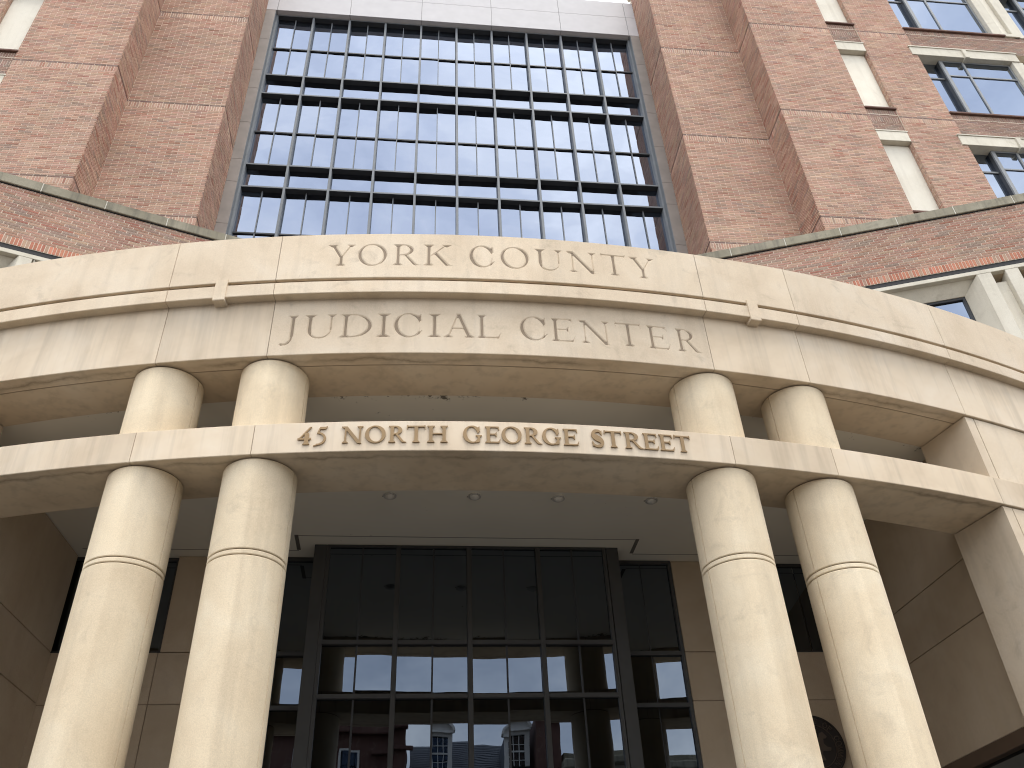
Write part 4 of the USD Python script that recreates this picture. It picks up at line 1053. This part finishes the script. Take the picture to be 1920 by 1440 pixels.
# ------------------------------------------------------------------ buildings across the street (seen only mirrored in the entrance glass)
FAR_DROP = -0.6                                                  # these houses stand on a street that falls away a little
sh_ = thing('slate_house', 'slate roofed house with two white arched dormers mirrored in the entrance glass', 'house', (1.7, -17, 0), drop=FAR_DROP)
part('wall', bx(-1.2, 4.75, -28, -16.6, 0, 11.2), 'far_brick', sh_)
part('cornice', bv(-1.25, 4.78, -16.62, -16.2, 11.0, 11.35, c=0.03), 'trim_white', sh_)
v = np.array([(-1.2, -16.3, 11.3), (4.75, -16.3, 11.3), (4.75, -20, 14.1), (-1.2, -20, 14.1), (-1.2, -26, 11.3), (4.75, -26, 11.3)], float)
f = np.array([[0, 2, 1], [0, 3, 2], [3, 5, 2], [3, 4, 5], [0, 4, 3], [1, 2, 5], [0, 1, 5], [0, 5, 4]])
roof = part('roof', (v, f), 'slate', sh_)
for c in range(22):
    z_ = 11.32 + c * 0.125; y_ = -16.3 - (z_ - 11.3) * 3.7 / 2.8
    part('slate_course', bx(-1.18, 4.73, y_ - 0.22, y_ + 0.012, z_ + 0.004, z_ + 0.024), 'slate', sh_)
for xd in (0.655, 4.0):
    g = group_part('dormer', sh_)
    hw = 0.58
    archp = Polygon([(-hw, 12.0), (hw, 12.0), (hw, 13.5)] + [(hw * math.cos(t), 13.5 + 0.42 * math.sin(t)) for t in np.linspace(0.1, np.pi - 0.1, 16)] + [(-hw, 13.5)])
    hole = sbox(-0.36, 12.0, 0.36, 13.3)
    def face(poly, y0, y1, mname, nm):
        t = trimesh.creation.extrude_polygon(poly, y1 - y0, engine='earcut'); q = np.asarray(t.vertices)
        part(nm, (np.column_stack([q[:, 0] + xd, y1 - q[:, 2], q[:, 1]]), np.asarray(t.faces)), mname, g)
    face(archp.difference(hole), -16.3, -16.15, 'trim_white', 'dormer_front')
    face(archp.buffer(-0.04), -19.5, -16.301, 'slate', 'dormer_body')
    hood = Polygon([((hw + 0.1) * math.cos(t), 13.52 + 0.5 * math.sin(t)) for t in np.linspace(0, np.pi, 20)] + [((hw) * math.cos(t), 13.5 + 0.4 * math.sin(t)) for t in np.linspace(np.pi, 0, 20)])
    face(hood.buffer(0), -16.5, -16.02, 'trim_white', 'dormer_hood')
    part('dormer_cornice', bx(xd - 0.62, xd + 0.62, -16.14, -16.04, 13.42, 13.52), 'trim_white', g)
    part('pane', bx(xd - 0.36, xd + 0.36, -16.26, -16.25, 12.0, 13.3), 'lobby_glass', g)
    sb = MB()
    for k in (-0.12, 0.12): sb.box(xd + k - 0.015, xd + k + 0.015, -16.24, -16.20, 12.0, 13.3)
    for z_ in (12.3, 12.64, 12.97): sb.box(xd - 0.36, xd + 0.36, -16.24, -16.195, z_ - (0.03 if z_ == 12.64 else 0.013), z_ + (0.03 if z_ == 12.64 else 0.013))
    part('sash_bar', sb.mesh(), 'trim_white', g)
br = thing('brick_house', 'tall red brick house with arched upper window mirrored at left in the entrance glass', 'house', (-5, -16, 0), drop=FAR_DROP)
part('wall', bx(-9.0, -1.35, -28, -15.6, 0, 13.6), 'far_brick', br)
part('cornice', bv(-9.1, -1.25, -15.7, -15.3, 13.6, 13.95, c=0.04), 'far_brick', br)
part('lower_cornice', bv(-2.4, -1.0, -15.58, -15.35, 12.75, 12.95, c=0.03), 'far_brick', br)
for xw in (-3.45, -5.4, -7.4):
    g = group_part('window', br)
    part('frame', bv(xw - 0.5, xw + 0.5, -15.61, -15.55, 11.2, 13.0, c=0.01), 'trim_white', g)
    part('pane', bx(xw - 0.4, xw + 0.4, -15.549, -15.54, 11.3, 12.9), 'lobby_glass', g)
g2 = thing('gable_house', 'dark brick gable beside the dormers mirrored in the entrance glass', 'house', (5.2, -16, 0), drop=FAR_DROP)
part('wall', bx(4.80, 5.75, -27, -15.7, 0, 13.9), 'far_brick', g2)
part('cornice', bv(4.72, 5.80, -15.8, -15.45, 13.9, 14.15, c=0.03), 'far_brick', g2)
g3 = thing('cornice_house', 'grey stone building with a heavy cornice mirrored at right in the entrance glass', 'building', (10, -16, 0), drop=FAR_DROP)
part('wall', bx(5.8, 16.0, -28, -15.8, 0, 11.9), 'grey_stone', g3)
part('cornice', bv(5.75, 16.1, -15.9, -15.2, 11.9, 12.25, c=0.05), 'coping_stone', g3)
part('parapet', bv(5.85, 15.9, -16.4, -15.95, 12.25, 12.65, c=0.03), 'coping_stone', g3)
for xw in np.arange(7.0, 15.5, 2.2):
    g = group_part('window', g3)
    part('frame', bv(xw - 0.5, xw + 0.5, -15.81, -15.74, 9.0, 11.0, c=0.01), 'trim_white', g)
    part('pane', bx(xw - 0.42, xw + 0.42, -15.739, -15.73, 9.1, 10.9), 'lobby_glass', g)
